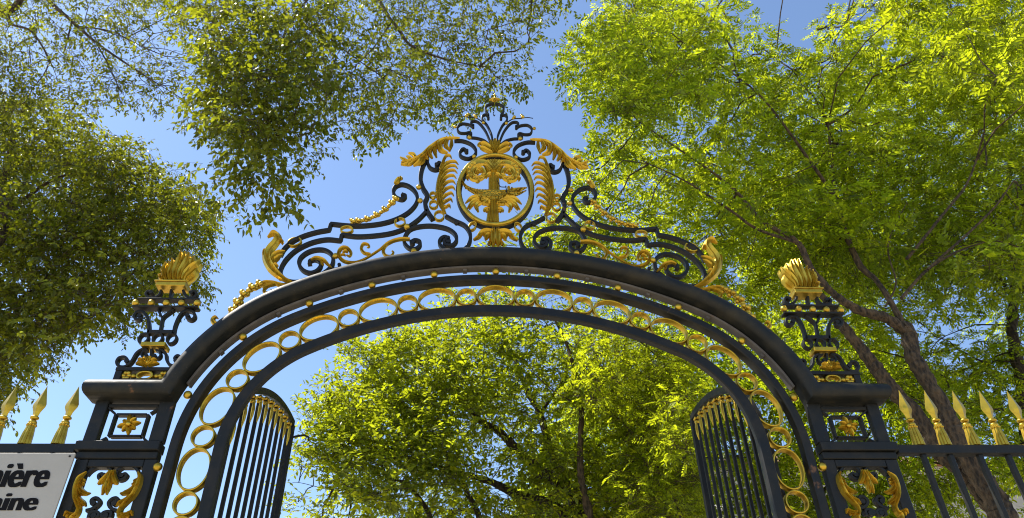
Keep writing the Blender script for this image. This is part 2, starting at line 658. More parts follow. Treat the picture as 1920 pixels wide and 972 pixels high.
# fan of three stems with the trefoil loop
scroll(E, [(560, 560), (548, 490), (505, 398), (462, 348), (455, 308), (480, 288), (512, 296), (517, 325)], .02, False, True, 'stem', y1=.04)
scroll(E, [(516, 328), (518, 292), (492, 250), (490, 208), (530, 183), (574, 177)], .02, False, False, 'stem', y1=.04)
scroll(E, [(535, 560), (492, 462), (442, 392), (400, 358), (356, 356), (340, 378), (362, 402)], .02, False, True, 'stem', y1=.04)
scroll(E, [(362, 412), (318, 388), (252, 380), (210, 405), (205, 440), (226, 470), (280, 476), (328, 466), (346, 486), (312, 496)], .02, True, False, 'stem', y1=.04)
scroll(E, [(525, 590), (470, 548), (400, 526), (346, 520), (308, 508)], .02, False, True, 'stem', y1=.04)
scroll(E, [(300, 310), (250, 300), (190, 306)], .007, False, False, 'thorn_twig', y0=.015, y1=.024)
scroll(E, [(480, 380), (400, 325), (300, 312)], .010, False, False, 'thorn_twig', y0=.012, y1=.024)
bm = bmesh.new(); ribbon(bm, spline(E([(570, 220), (575, 250), (566, 270), (575, 295), (585, 285)]), 4), .008, .02, .03); build('hook', bm, IRON, crest)


def balls(crop, lst, name='stud', parent=crest, y=-0.005, ax=0.0):
    for x, z, r in [(*crop.p(a, b), c) for a, b, c in lst]:
        for sx in (1, -1):
            bm = bmesh.new(); ball(bm, (x if sx > 0 else 2 * ax - x, y, z), r); build(name, bm, GOLD, parent, True)


balls(E, [(180, 425, .02), (465, 385, .02), (325, 535, .026), (296, 312, .022), (310, 296, .016), (382, 316, .02), (395, 330, .016)])
balls(A, [(198, 583, .03), (206, 660, .03), (280, 645, .022), (130, 808, .033), (170, 946, .03), (512, 408, .024)])
balls(B, [(580, 665, .032)])
for (c, lst) in ((A, [(278, 620, 20, 19, 0, .03), (282, 674, 26, 25, 0, .03), (314, 738, 30, 30, 0, .03)]), (B, [(1048, 408, 42, 33, -.3, .02), (660, 463, 47, 28, 0, .02), (280, 553, 50, 32, -.4, .02)]), (Fm, [(272, 693, 34, 44, .4, .03)])):
    for x, y, rx, ry, a, dd in lst:
        X, Z = c.p(x, y)
        ry = ry * 1.22
        for sx in (1, -1):
            bm = bmesh.new(); hoop(bm, (X * sx, Z), rx * c.mpp, ry * c.mpp, -a * sx, .013, .0, .045, 26); build('ring', bm, GOLD, crest, True)
X, Z = A.p(413, 780)
for sx in (1, -1):
    bm = bmesh.new(); ball(bm, (X * sx, .02, Z), .026); build('knob', bm, IRON, crest, True)

# finial
bm = bmesh.new()
X, Z = E.p(574, 160)
X = 0.0
for a in (-70, -35, 0, 35, 70):
    r = math.radians(a)
    blade(bm, [(X, Z - .02), (X + .03 * math.sin(r), Z + .035 * math.cos(r)), (X + .07 * math.sin(r), Z + .05 * math.cos(r) - .01)], .018, -.0, .02, 4)
rod(bm, [(0, .02, Z), (0, .02, Z + .10), (0, .02, Z + .17)], [.008, .006, .003])
ball(bm, (0, .02, Z + .13), .013)
build('finial', bm, GOLD, crest, True)

k_ = E.mpp


def sym_blades(bm, crop, lst, y=-0.01, t=.035, k=None, ax=0.0):
    for pts, hw in lst:
        pblade(bm, crop, pts, hw, y, t)
        pblade(bm, crop, pts, hw, y, t, lambda q: mir(q, ax))


bm = bmesh.new()
sym_blades(bm, E, [([(583, 690), (585, 620), (584, 545)], 26), ([(575, 690), (550, 630), (540, 560)], 24), ([(570, 690), (520, 640), (470, 610), (425, 610)], 26), ([(560, 695), (500, 675), (460, 655), (425, 640)], 24), ([(440, 640), (415, 620), (435, 598), (460, 605)], 14)], -.015, .035)
build('palmette', bm, GOLD, crest, True)
bm = bmesh.new()
sym_blades(bm, Fm, [([(460, 735), (460, 800), (460, 895)], [18, 34, 40, 12]), ([(455, 768), (400, 764), (352, 776), (326, 812), (282, 838)], [24, 34, 26, 22, 12]), ([(445, 790), (408, 800), (388, 845)], 24), ([(450, 840), (425, 870), (432, 892)], 20), ([(430, 770), (385, 790), (395, 815)], 18)], -.015, .035)
build('palmette', bm, GOLD, crest, True)


def leaf_pair(name, crop, lst, y=-.015, t=.04, parent=crest, ax=0.0):
    def fn(bm, f):
        for pts, hw in lst:
            pblade(bm, crop, pts, hw, y, t, f)
    both(name, fn, GOLD, parent, True, ax)


# long acanthus leaves riding on the top scrolls
leaf_pair('acanthus_leaf', A, [
    ([(432, 306), (395, 308), (330, 320), (262, 368), (215, 412), (160, 436), (98, 446)], [3.4, 7.6, 10.9, 14.3, 14.3, 11.8, 5.0]),
    ([(345, 318), (318, 340), (326, 378), (362, 394)], [11.8, 18.5, 16.8, 6.7]), ([(385, 310), (384, 345), (372, 385)], [6.7, 11.8, 5.9]), ([(362, 314), (352, 350), (378, 380)], [8.4, 15.1, 5.9]),
    ([(335, 322), (305, 350), (310, 372)], [8.4, 12.6, 5.0]), ([(275, 362), (258, 390), (276, 424)], [11.8, 16.8, 6.7]), ([(295, 350), (290, 385), (300, 420)], [8.4, 13.4, 5.0]), ([(248, 382), (238, 410), (252, 428)], [8.4, 12.6, 5.0]),
    ([(222, 410), (205, 445), (168, 466)], [11.8, 16.0, 6.7]), ([(232, 404), (222, 440), (198, 464)], [8.4, 12.6, 5.0]), ([(185, 428), (170, 405), (140, 392)], [10.1, 12.6, 5.0]), ([(165, 436), (145, 420), (128, 410)], [8.4, 10.9, 4.2]),
    ([(140, 442), (115, 432), (92, 416)], [8.4, 10.9, 4.2]), ([(150, 444), (125, 458), (96, 458)], [8.4, 10.9, 5.0]), ([(180, 436), (150, 458), (130, 466)], [8.4, 10.1, 4.2])])
# feather-like palm leaves beside the medallion
fr = [([(352, 738), (320, 680), (308, 610), (316, 535), (336, 470), (346, 412)], [6, 13, 15, 13, 9, 3]), ([(352, 738), (330, 690), (322, 630), (330, 570), (345, 520)], [5, 14, 16, 12, 4])]
for i, (tx, ty) in enumerate([(386, 418), (424, 452), (421, 476), (418, 502), (412, 532), (408, 564), (406, 598), (398, 632), (390, 666), (378, 700)]):
    u = i / 9
    bx, by = 322 - 10 * math.sin(u * PI) + 22 * u * u, 480 + 225 * u
    fr.append(([(bx, by), (bx + (tx - bx) * .4, ty - 2), (bx + (tx - bx) * .8, ty - 12), (tx, ty + 6)], [8, 9, 8, 3]))
    if i: fr.append(([(bx, by - 12), (bx + (tx - bx) * .35, ty - 6), (bx + (tx - bx) * .62, ty - 12)], [6, 7, 2]))
leaf_pair('palm_leaf', A, fr, -.012, .03)
# acanthus at the outer ends, with tendrils
leaf_pair('acanthus_leaf', B, [
    ([(275, 864), (195, 832), (125, 765), (88, 690), (100, 630), (140, 580), (162, 540), (132, 508), (88, 535)], [6, 22, 38, 40, 36, 32, 30, 24, 8]),
    ([(110, 720), (140, 668), (180, 645), (215, 632)], [20, 22, 18, 4]), ([(115, 730), (150, 690), (200, 655)], 16), ([(112, 760), (140, 705), (182, 680)], 20), ([(120, 790), (140, 745), (168, 742)], 20), ([(150, 812), (150, 780), (166, 765)], 14),
    ([(82, 700), (66, 655), (74, 615)], 20), ([(180, 850), (168, 800), (180, 830)], 14), ([(165, 560), (190, 560), (196, 590)], 14)])
leaf_pair('tendril', B, [([(280, 868), (205, 884), (130, 866), (70, 858), (40, 868)], [12, 16, 16, 12, 10]), ([(150, 872), (90, 885), (62, 915), (70, 938), (105, 938), (120, 925), (108, 915)], [14, 16, 13, 12, 12, 10, 6])], -.01, .03)


def garland(crop, pts, r0, parent, name='bell_garland', tail=None):
    base = crop(pts)

    def fn(bm, f):
        q = f(base)
        s = spline(q, 8)
        L = len(s)
        for i in range(0, L, 4):
            p = s[i]
            big = (i // 4) % 2 == 0
            r = r0 * (1.15 if big else .72)
            if big:
                j = min(i + 1, L - 1)
                for a in range(5):
                    an = 2 * PI * a / 5
                    ball(bm, (p[0] + .6 * r * math.cos(an), .01 + .55 * r * math.sin(an), p[1] + .35 * r * math.sin(an * 2)), r * .62, u=8, v=6)
            else:
                ball(bm, (p[0], .01, p[1]), r, u=10, v=7)
        if tail:
            pblade(bm, crop, tail, 10, .01, .02, f)
    both(name, fn, GOLD, parent, True)


garland(B, [(1018, 240), (990, 272), (940, 318), (880, 358), (815, 388), (750, 402), (712, 408)], .031, crest, tail=[(712, 410), (692, 400), (682, 382)])
K6 = Crop(280, 480, .506, .0026)
garland(K6, [(412, 104), (384, 116), (352, 140), (328, 172), (310, 205)], .040, crest, tail=[(308, 212), (292, 236), (268, 254), (244, 250), (234, 236), (244, 226), (256, 232)])
leaf_pair('volute_bud', B, [([(1010, 140), (1030, 120), (1052, 92)], 20), ([(1050, 112), (1056, 100), (1062, 88)], 16)], -.005, .03)
# gilded vine running over the extrados
leaf_pair('vine', B, [
    ([(1122, 546), (1050, 545), (970, 570), (905, 618), (842, 660), (782, 694), (722, 716), (655, 710), (615, 680), (604, 640), (630, 608), (668, 610), (692, 640), (684, 668), (660, 658)], [13, 14, 13, 9, 9, 9, 12, 13, 14, 15, 14, 13, 12, 10, 6]),
    ([(835, 655), (790, 645), (768, 610), (784, 580), (818, 584), (824, 602), (808, 604)], [11, 13, 12, 12, 10, 8, 4]),
    ([(1000, 558), (950, 585), (928, 625), (944, 662), (982, 668), (1002, 640), (990, 628)], [12, 14, 13, 12, 10, 8, 5]),
    ([(630, 640), (655, 630), (672, 645)], 12), ([(612, 660), (640, 655), (655, 668)], 10)], -.005, .035)
leaf_pair('scroll_leaf', B, [([(400, 690), (440, 676), (490, 690), (525, 725), (550, 748)], [8, 14, 15, 12, 5]), ([(470, 690), (482, 715), (492, 738)], 12), ([(500, 700), (515, 712), (520, 728)], 9)], -.0, .02)

# medallion
med = None
bm = bmesh.new()
ell = []
for k in range(64):
    a = 2 * PI * k / 64
    ell.append(Fm.p(460 + 333 * math.cos(a), 370 + 317 * math.sin(a)))
ell = [(p[0] - Fm.p(460, 370)[0], p[1]) for p in ell]
ribbon(bm, ell, .042, -.025, .012, closed=True, ch=.012)
medallion = build('medallion', bm, GOLD, crest, True)
bm = bmesh.new(); ribbon(bm, ell, .062, .0125, .085, closed=True, ch=.002); build('medallion_rim', bm, IRON, medallion, True)


def build_sub(name, bm, mat, parent, smooth=True):
    return build(name, bm, mat, parent, smooth)


bm = bmesh.new()
for x in (424, 448, 472, 494):
    pblade(bm, Fm, [(x - 4 + (x - 460) * .25, 672), (x, 560), (x, 455)], [17, 15, 14], -.01, .018)
for x in (434, 458, 480, 502):
    pblade(bm, Fm, [(x, 470), (x, 330), (x - 2, 240), (x - 4 + (x - 468) * 1.1, 140)], [18, 17, 18, 24], .0, .02)
for x in (372, 400, 426, 450, 476, 502, 528, 554, 578):
    pblade(bm, Fm, [(468, 215), (468 + (x - 468) * .55, 140), (x, 92 + abs(x - 470) * .22)], 20, -.01, .02)
ph = [([(455, 190), (410, 140), (330, 128), (262, 165), (246, 225), (280, 275), (345, 272), (380, 228), (360, 188), (322, 188), (306, 215), (325, 238)], [24, 32, 33, 31, 30, 29, 27, 24, 21, 18, 14, 8])]
for k in range(9):
    a = math.radians(100 + k * 27)
    cx, cy = 312, 208
    ph.append(([(cx + 52 * math.cos(a), cy - 52 * math.sin(a)), (cx + 75 * math.cos(a + .25), cy - 72 * math.sin(a + .25)), (cx + 92 * math.cos(a + .45), cy - 88 * math.sin(a + .45))], 22))
ph.append(([(352, 262), (300, 262), (272, 225), (290, 180), (335, 172), (352, 205), (328, 222)], [10, 20, 22, 22, 20, 16, 8]))
ph.append(([(440, 200), (410, 165), (370, 150)], [18, 22, 10]))
ph.append(([(300, 232), (318, 205), (335, 222)], [14, 20, 12]))
ph.append(([(250, 250), (225, 262), (232, 292)], [12, 16, 5]))
ph.append(([(330, 285), (322, 305), (300, 312)], [12, 14, 5]))
ph.append(([(238, 180), (218, 190), (212, 215)], [12, 15, 5]))
ph.append(([(440, 230), (412, 240), (392, 275)], [14, 18, 8]))
ph += [([(430, 492), (360, 448), (270, 450), (206, 500)], [20, 26, 24, 6]), ([(430, 500), (350, 464), (280, 478), (222, 552)], [20, 24, 22, 8]), ([(430, 508), (350, 478), (284, 500), (244, 556)], [18, 22, 20, 8]), ([(430, 515), (362, 488), (308, 520), (325, 580)], [20, 26, 26, 8]), ([(430, 552), (392, 553), (374, 580)], 20), ([(428, 490), (390, 500), (345, 500)], 22), ([(428, 580), (405, 570), (395, 588)], 12)]
sym_blades(bm, Fm, ph, -.008, .022, ax=Fm.p(462, 300)[0])
build_sub('palm_tree_relief', bm, GOLD, medallion)
bm = bmesh.new()
c = Fm
pblade(bm, c, [(188, 232), (176, 285), (192, 325), (222, 358), (262, 383), (305, 400), (352, 414), (425, 422), (500, 424), (555, 415), (595, 404), (640, 393), (690, 382), (766, 358)], [4, 8, 12, 15, 19, 26, 42, 51, 50, 40, 27, 31, 20, 5], -.012, .03)
pblade(bm, c, [(600, 428), (640, 428), (695, 414), (762, 384)], [14, 17, 12, 4], -.012, .026)
for pts in ([(395, 440), (352, 450), (346, 476), (392, 494), (432, 488)], [(560, 440), (520, 462), (500, 486), (548, 500), (600, 486)], [(590, 372), (600, 366), (615, 372)]):
    pblade(bm, c, pts, 16, -.02, .022)
for k in range(13):
    t = k / 12
    x_, y_ = 212 + 300 * t, 362 + 26 * t ** .5
    pblade(bm, c, [(x_ - 7, y_ + 8), (x_ + 3, y_ - 3), (x_ + 12, y_ + 4)], [4, 6, 3], -.012, .012)
x, y = c.p(628, 384); ball(bm, (x, -.06, y), .010, u=8, v=6)
build_sub('crocodile_relief', bm, GOLD_S, medallion)
bm = bmesh.new()
ch = spline(c([(500, 318), (512, 350), (524, 370), (548, 374), (570, 374)]), 4)
for i, p in enumerate(ch):
    ball(bm, (p[0], -.05, p[1]), .006, u=6, v=5)
for z in (0, 1):
    x, y = c.p(574, 374 + 44 * z); ball(bm, (x, -.06, y), .008, u=6, v=5)
rod(bm, [(c.p(572, 374)[0], -.07, c.p(572, 374)[1]), (c.p(584, 440)[0], -.068, c.p(584, 440)[1])], .005, 6)
build_sub('chain', bm, IRON, medallion)

# ------------------------------------------------------------------ gate piers
AX = -3.12
Z0 = 1.6


def pier(sx, label):
    root = empty('gate_pier', (sx * 3.12, 0, 0), label, 'gate pier', 'piers of the gateway')

    def bx(name, x0, x1, y0, y1, z0, z1, bev=.006):
        bm = bmesh.new()
        a, b = sorted((sx * -x0, sx * -x1))
        box(bm, a, b, y0, y1, z0, z1, bev)
        return build(name, bm, IRON, root)
    m = lambda q: q if sx < 0 else mir(q)
    # sill rail between the two stages
    bx('mid_rail', -3.475, -2.795, -.05, .09, Z0 + 2.565, Z0 + 2.645)
    bx('mid_rail', -3.455, -2.80, -.02, .08, Z0 + 2.50, Z0 + 2.562)
    # upper stage
    bx('post', -3.447, -3.338, -.012, .06, Z0 + 2.648, Z0 + 3.03)
    bx('post', -2.91, -2.79, -.012, .06, Z0 + 2.648, Z0 + 3.03)
    bx('head_rail', -3.336, -2.912, .0, .06, Z0 + 2.968, Z0 + 3.0)
    # lower stage down to the ground
    bx('post', -3.445, -3.342, -.012, .075, 0.0, Z0 + 2.497)
    bx('post', -2.893, -2.79, -.012, .075, 0.0, Z0 + 2.497)
    bx('head_rail', -3.340, -2.895, -.01, .07, Z0 + 2.43, Z0 + 2.497)
    bx('base_rail', -3.340, -2.895, -.01, .07, 0.35, 0.47)
    # coffer frame with diagonal struts
    co = P([(378, 318), (602, 318), (567, 463), (330, 465)])
    x0, x1 = -3.257, -2.983
    z0, z1 = Z0 + 2.708, Z0 + 2.905
    bm = bmesh.new()
    for q in ([(x0, z0), (x0, z1)], [(x1, z0), (x1, z1)]):
        ribbon(bm, [np.array(v) for v in m(q)], .02, .0, .055)
    for q in ([(x0 + .013, z0), (x1 - .013, z0)], [(x0 + .013, z1), (x1 - .013, z1)]):
        ribbon(bm, [np.array(v) for v in m(q)], .02, .0, .055)
    for q in ([(x0 - .012, z0 - .012), (-3.338, Z0 + 2.648)], [(x1 + .012, z0 - .012), (-2.91, Z0 + 2.648)], [(x0 - .012, z1 + .012), (-3.338, Z0 + 2.969)], [(x1 + .012, z1 + .012), (-2.91, Z0 + 2.969)]):
        ribbon(bm, [np.array(v) for v in m(q)], .018, .006, .05)
    build('coffer_frame', bm, IRON, root)
    # rosette
    bm = bmesh.new()
    cx, cz = (m([(-3.11, Z0 + 2.805)])[0])
    for k in range(8):
        a = 2 * PI * k / 8 + .2
        r = .095 if k % 2 == 0 else .075
        blade(bm, [(cx + .015 * math.cos(a), cz + .015 * math.sin(a)), (cx + r * .6 * math.cos(a), cz + r * .6 * math.sin(a)), (cx + r * math.cos(a), cz + r * math.sin(a))], [.012, .026, .022, .008], .0, .03)
    ball(bm, (cx, -.02, cz), .022)
    rod(bm, [(cx, .04, z0 + .01), (cx, .04, z1 - .01)], .009)
    build('rosette', bm, GOLD, root, True)
    # lower ornament
    axq = AX if sx < 0 else -AX
    for pts, w, s, e in (([(935, 190), (860, 112), (780, 104), (680, 138), (590, 196), (530, 262)], .024, False, False),
                         ([(930, 185), (895, 262), (845, 322), (785, 340), (735, 315), (733, 262), (780, 240), (815, 268)], .024, False, True),
                         ([(520, 840), (600, 820), (670, 785), (738, 715), (728, 655), (675, 635), (622, 660), (612, 700), (640, 722)], .026, False, True),
                         ([(560, 960), (590, 880), (650, 858), (716, 872), (728, 915), (690, 942), (650, 925)], .026, False, True)):
        path = spline(m(Q(pts)), 6)
        for f in (lambda q: q, lambda q: mir(q, axq)):
            bm = bmesh.new()
            q = [np.array(v) for v in f([tuple(p) for p in path])]
            ribbon(bm, q, bud(q, w, s, e, 1.7), .0, .05)
            if e: eye(bm, q[-1], w, .0, .05)
            build('scroll', bm, IRON, root)
    bm = bmesh.new()
    for pts, hw in (([(950, 215), (930, 330), (905, 480), (885, 610)], [34, 40, 60, 18]), ([(940, 230), (870, 330), (800, 400), (740, 440)], [26, 40, 44, 16]), ([(930, 260), (880, 400), (840, 500), (810, 560)], [24, 36, 36, 14])):
        for f in (lambda v: m(v), lambda v: mir(m(v), m([(Q.p(948, 300)[0], 0)])[0][0])):
            pblade(bm, Q, pts, hw, -.02, .03, f)
    build('husk_leaf', bm, GOLD, root, True)
    for f in (lambda v: v, lambda v: mir(v, axq)):
        bm = bmesh.new()
        for pts, hw in (([(555, 225), (450, 330), (395, 470), (378, 620), (412, 740), (436, 840), (400, 930), (330, 990), (320, 1100), (370, 1250), (450, 1400)], [12, 44, 60, 66, 60, 52, 48, 56, 60, 50, 14]),
                        ([(430, 430), (465, 530), (540, 580), (625, 575)], [40, 56, 46, 10]), ([(425, 500), (470, 580), (560, 600)], [30, 40, 14]), ([(400, 600), (440, 690), (510, 740), (548, 790)], [40, 56, 50, 16]), ([(400, 660), (440, 740), (500, 790)], 36),
                        ([(470, 320), (500, 370), (540, 350)], 30), ([(450, 370), (490, 420), (530, 410)], 34), ([(390, 930), (300, 930), (240, 890), (180, 950)], [40, 44, 36, 12]), ([(340, 960), (260, 950), (220, 985)], 34)):
            pblade(bm, Q, pts, hw, -.012, .035, lambda v: f(m(v)))
        build('acanthus_leaf', bm, GOLD, root, True)
    return root


pier(-1, 'navy iron gate pier with gilded acanthus panel beside the white lettered sign')
pier(1, 'navy iron gate pier with gilded acanthus panel in front of the brown forked trunk')


# ------------------------------------------------------------------ flaming urns on the piers
def urn(sx, label):
    root = empty('torch_urn', (sx * 3.12, 0, ZT + .004), label, 'urn finial', 'flaming urn finials on the piers')
    m = lambda q: q if sx < 0 else mir(q)
    dpt = .055

    def slab(name, xa, xb, ya, yb, y0, y1, mat=IRON, bev=.004, parent=root, bm=None):
        a = U.p(xa, (ya + yb) / 2); b = U.p(xb, (ya + yb) / 2); t = U.p((xa + xb) / 2, ya); l = U.p((xa + xb) / 2, yb)
        own = bm is None
        if own: bm = bmesh.new()
        x0, x1 = sorted((m([a])[0][0], m([b])[0][0]))
        box(bm, x0, x1, y0, y1, l[1], t[1], bev)
        return build(name, bm, mat, parent) if own else None

    def sc(pts, w, s=False, e=True, n=6, name='scroll', mirror=False):
        q = spline(m(U(pts)), n)
        bm = bmesh.new(); ribbon(bm, q, bud(q, w, s, e, 1.7), .0, dpt)
        if s: eye(bm, q[0], w, .0, dpt)
        if e: eye(bm, q[-1], w, .0, dpt)
        build(name, bm, IRON, root)

    zb = ZT + .004
    zt = U.p(240, 795)[1]; zl = U.p(240, 820)[1]
    xl, xr = -3.375, -2.86
    for (x0, x1, z0, z1, nm) in ((xl, xl + .06, zb, zl, 'box_post'), (xr - .06, xr, zb, zl, 'box_post'), (xl - .005, xr + .005, zl + .002, zt, 'box_rail'), (xl + .062, xr - .062, zb, zb + .035, 'box_rail')):
        bm = bmesh.new(); a, b = sorted((sx * -x0, sx * -x1)); box(bm, a, b, -.01, .10, z0, z1); build(nm, bm, IRON, root)
    bm = bmesh.new()
    mx = sx * 3.118
    mz = (zb + .035 + zl) / 2
    hoop(bm, (mx, mz), .075, .048, 0, .018, .0, .07, 26)
    for s2 in (-1, 1):
        ball(bm, (mx + s2 * .10, .03, mz), .026)
        for k in range(6):
            a = 2 * PI * k / 6
            ball(bm, (mx + s2 * .16 + .025 * math.cos(a), .02, mz + .03 * math.sin(a)), .024, u=8, v=6)
        ball(bm, (mx + s2 * .205, .03, mz), .016)
    build('box_ornament', bm, GOLD, root, True)
    # brackets above the box
    sc([(128, 752), (128, 735), (108, 722), (78, 728), (62, 755), (75, 783), (118, 785), (158, 752), (188, 702), (222, 676), (262, 672)], .024, True, False, name='bracket')
    sc([(448, 748), (440, 730), (458, 714), (482, 730), (478, 762), (444, 780), (406, 772), (388, 742), (382, 704), (362, 682), (340, 674)], .024, True, False, name='bracket')
    sc([(262, 676), (232, 690), (225, 715), (245, 730), (258, 715)], .018)
    sc([(318, 676), (345, 692), (345, 718), (325, 732), (312, 716)], .018)
    sc([(290, 672), (285, 740)], .024, False, False)
    bm = bmesh.new()
    for pts in ([(268, 790), (225, 775), (192, 778)], [(268, 788), (232, 755), (205, 752)], [(268, 785), (248, 745), (240, 735)], [(268, 785), (270, 750), (270, 730)], [(270, 785), (290, 745), (300, 735)], [(270, 788), (310, 755), (332, 752)], [(270, 790), (315, 775), (346, 778)]):
        pblade(bm, U, pts, [10, 18, 16, 6], -.01, .03, m)
    ball(bm, (m([U.p(270, 770)])[0][0], -.02, U.p(270, 770)[1]), .018)
    build('shell_leaf', bm, GOLD, root, True)
    slab('gold_collar', 230, 388, 640, 666, -.035, .10, GOLD)
    for x in (236, 328, 420):
        cx, cz = m([U.p(x, 603)])[0]
        bm = bmesh.new(); hoop(bm, (cx, cz), U.mpp * 33, .062, 0, .017, .0, dpt, 22); build('ring', bm, IRON, root)
    slab('cross_bar', 262, 436, 549, 572, .0, dpt + .01)
    sc([(268, 575), (272, 520), (262, 462), (232, 430), (196, 430), (176, 455), (188, 478), (212, 474), (212, 455)], .026, name='side_scroll')
    sc([(432, 575), (444, 515), (478, 446), (522, 420), (562, 432), (570, 462), (548, 480), (522, 470), (524, 455)], .026, name='side_scroll')
    sc([(346, 552), (354, 505), (364, 466), (400, 436), (432, 414)], .022, False, False, name='stem')
    sc([(362, 470), (345, 445), (334, 414)], .02, False, False, name='stem')
    slab('shelf', 170, 597, 402, 413, -.03, .06)
    slab('shelf', 205, 608, 352, 362, -.03, .05)
    for x in (192, 294, 391, 490, 592):
        cx, cz = m([U.p(x, 382)])[0]
        bm = bmesh.new(); ball(bm, (cx, -.012, cz), .034); build('stud', bm, GOLD, root, True)
    for s2 in (-1, 1):
        pass
    sc([(352, 288), (342, 315), (312, 336), (272, 336), (252, 314), (266, 296), (288, 304)], .023)
    sc([(496, 288), (502, 312), (530, 336), (566, 336), (582, 312), (568, 294), (548, 304)], .023)
    sc([(418, 286), (410, 348)], .024, False, False, name='stem')
    bm = bmesh.new()
    slab('', 330, 522, 256, 280, -.05, .09, bm=bm); slab('', 322, 528, 246, 255.5, -.06, .10, bm=bm)
    build('flame_base', bm, GOLD, root)
    bm = bmesh.new()
    tips = [((372, 236), (360, 215), (338, 200), [10, 14, 5]), ((384, 236), (372, 190), (352, 160), [12, 15, 5]), ((394, 238), (382, 165), (386, 115), [13, 17, 5]), ((406, 238), (412, 165), (404, 106), [13, 17, 6]), ((418, 238), (432, 160), (428, 92), [14, 18, 6]), ((432, 238), (452, 150), (462, 84), [14, 19, 6]), ((446, 238), (470, 140), (488, 44), [14, 22, 7]), ((460, 238), (492, 135), (514, 44), [14, 22, 7]), ((474, 238), (516, 140), (540, 54), [14, 22, 7]), ((488, 238), (536, 150), (572, 74), [14, 22, 7]), ((502, 238), (552, 165), (612, 104), [14, 20, 6]), ((512, 238), (556, 190), (585, 140), [12, 17, 7])]
    for i, (a, b, t, hw) in enumerate(tips):
        mid1 = (a[0] + (b[0] - a[0]) * .5 - 7, (a[1] + b[1]) / 2)
        mid2 = ((b[0] + t[0]) / 2 + 8, (b[1] + t[1]) / 2)
        hs = [hw[0] * 1.1, hw[1] * 1.2, hw[1] * 1.3, hw[1] * .95, hw[2] * .8]
        pblade(bm, U, [a, mid1, b, mid2, t], hs, -.02 + .012 * (i % 2), .04, m)
        pblade(bm, U, [a, mid1, b, mid2, t], hs, .05, -.035, m)
    build('flame', bm, GOLD, root, True)
    return root


urn(-1, 'gilded flame on a navy scrollwork urn in front of the dark round leafed tree')
urn(1, 'gilded flame on a navy scrollwork urn in front of the brown forked branches')


# ------------------------------------------------------------------ open gate leaves, swung back square to the arch
def gate_leaf(sx, label):
    root = empty('gate_leaf', (sx * 2.4, 0.2, 0), label, 'gate', 'open leaves of the iron gate')
    X = -2.365 if sx < 0 else 2.43
    Y0, Y1 = 0.17, (2.38 if sx < 0 else 2.2)
    th = .05

    def ztop(Y):
        s = (Y - 0.13) / (Y1 - .13) * 2.3
        x = -2.30 + s
        if abs(x) > AA - RH + (RH - .1) * math.sin(PI / 2): return ZS
        xx = min(abs(x), 2.26)
        # offset -0.13 of the arch
        r = RH - .12
        if xx > (RC - .12) * math.sin(TH_J):
            return ZS + math.sqrt(max(r * r - (xx - (AA - RH)) ** 2, 0))
        return ZC + math.sqrt((RC - .12) ** 2 - xx * xx)
    ys = np.linspace(Y0, Y1, 40)

    def sweep(bm, pts, w):     # pts in (y,z); bar of thickness th in X
        pts = [np.array(p, float) for p in pts]
        nn = normals2(pts)
        rings = []
        for p, q in zip(pts, nn):
            h = w / 2
            rings.append([bm.verts.new((X + a, p[0] + q[0] * b, p[1] + q[1] * b)) for a, b in ((-th / 2, -h), (th / 2, -h), (th / 2, h), (-th / 2, h))])
        for i in range(len(rings) - 1):
            for k in range(4):
                bm.faces.new((rings[i][k], rings[i][(k + 1) % 4], rings[i + 1][(k + 1) % 4], rings[i + 1][k]))
        bm.faces.new(rings[0]); bm.faces.new(rings[-1])
    bm = bmesh.new()
    sweep(bm, [(Y0, .08), (Y0, 2.0), (Y0, ZS)] + [(y, ztop(y)) for y in ys[1:]], .07)
    build('top_rail', bm, IRON, root)
    bm = bmesh.new(); box(bm, X - .03, X + .03, Y1 - .045, Y1 + .03, .08, ztop(Y1) - .02); build('meeting_stile', bm, IRON, root)
    bm = bmesh.new(); box(bm, X - .025, X + .025, Y0 + .04, Y1 - .05, .1, .2); build('bottom_rail', bm, IRON, root)
    nb, hw_ = (10, .0185) if sx < 0 else (10, .0175)
    first = None
    for k in range(nb):
        y = Y0 + .07 + (Y1 - .12 - Y0) * (k + .4) / nb
        zt = ztop(y) - .05
        bm = bmesh.new()
        box(bm, X - hw_, X + hw_, y - .014, y + .014, .2, zt, .005)
        build('bar', bm, IRON, root)
        # gilded drop and bell under the rail
        bm = bmesh.new()
        for a in range(5):
            an = 2 * PI * a / 5
            ball(bm, (X + .024 * math.cos(an), y + .032 * math.sin(an), zt - .03), .018, u=8, v=6)
        ball(bm, (X, y, zt - .07), .027, u=10, v=7)
        ball(bm, (X, y + .05, zt - .05), .02, u=8, v=6)
        rod(bm, [(X - sx * .02, y - .01, zt - .08), (X - sx * .026, y - .012, zt - .15), (X - sx * .026, y - .012, zt - .22), (X - sx * .02, y - .01, zt - .30)], [.012, .019, .016, .005], 8)
        build('bell_drop', bm, GOLD, root, True)
    if sx < 0:
        bm = bmesh.new()
        zt = ztop(Y1) - .18
        rod(bm, [(X, Y1, zt), (X + .06, Y1 + .02, zt + .03), (X + .15, Y1 + .02, zt + .045), (X + .21, Y1 + .02, zt + .02), (X + .215, Y1 + .02, zt - .03)], [.014, .014, .013, .012, .009], 8)
        build('hook', bm, IRON, root)
    return root


gate_leaf(-1, 'navy barred gate leaf swung open, small iron hook at its tip against blue sky')
gate_leaf(1, 'navy barred gate leaf swung open in front of bright green foliage')


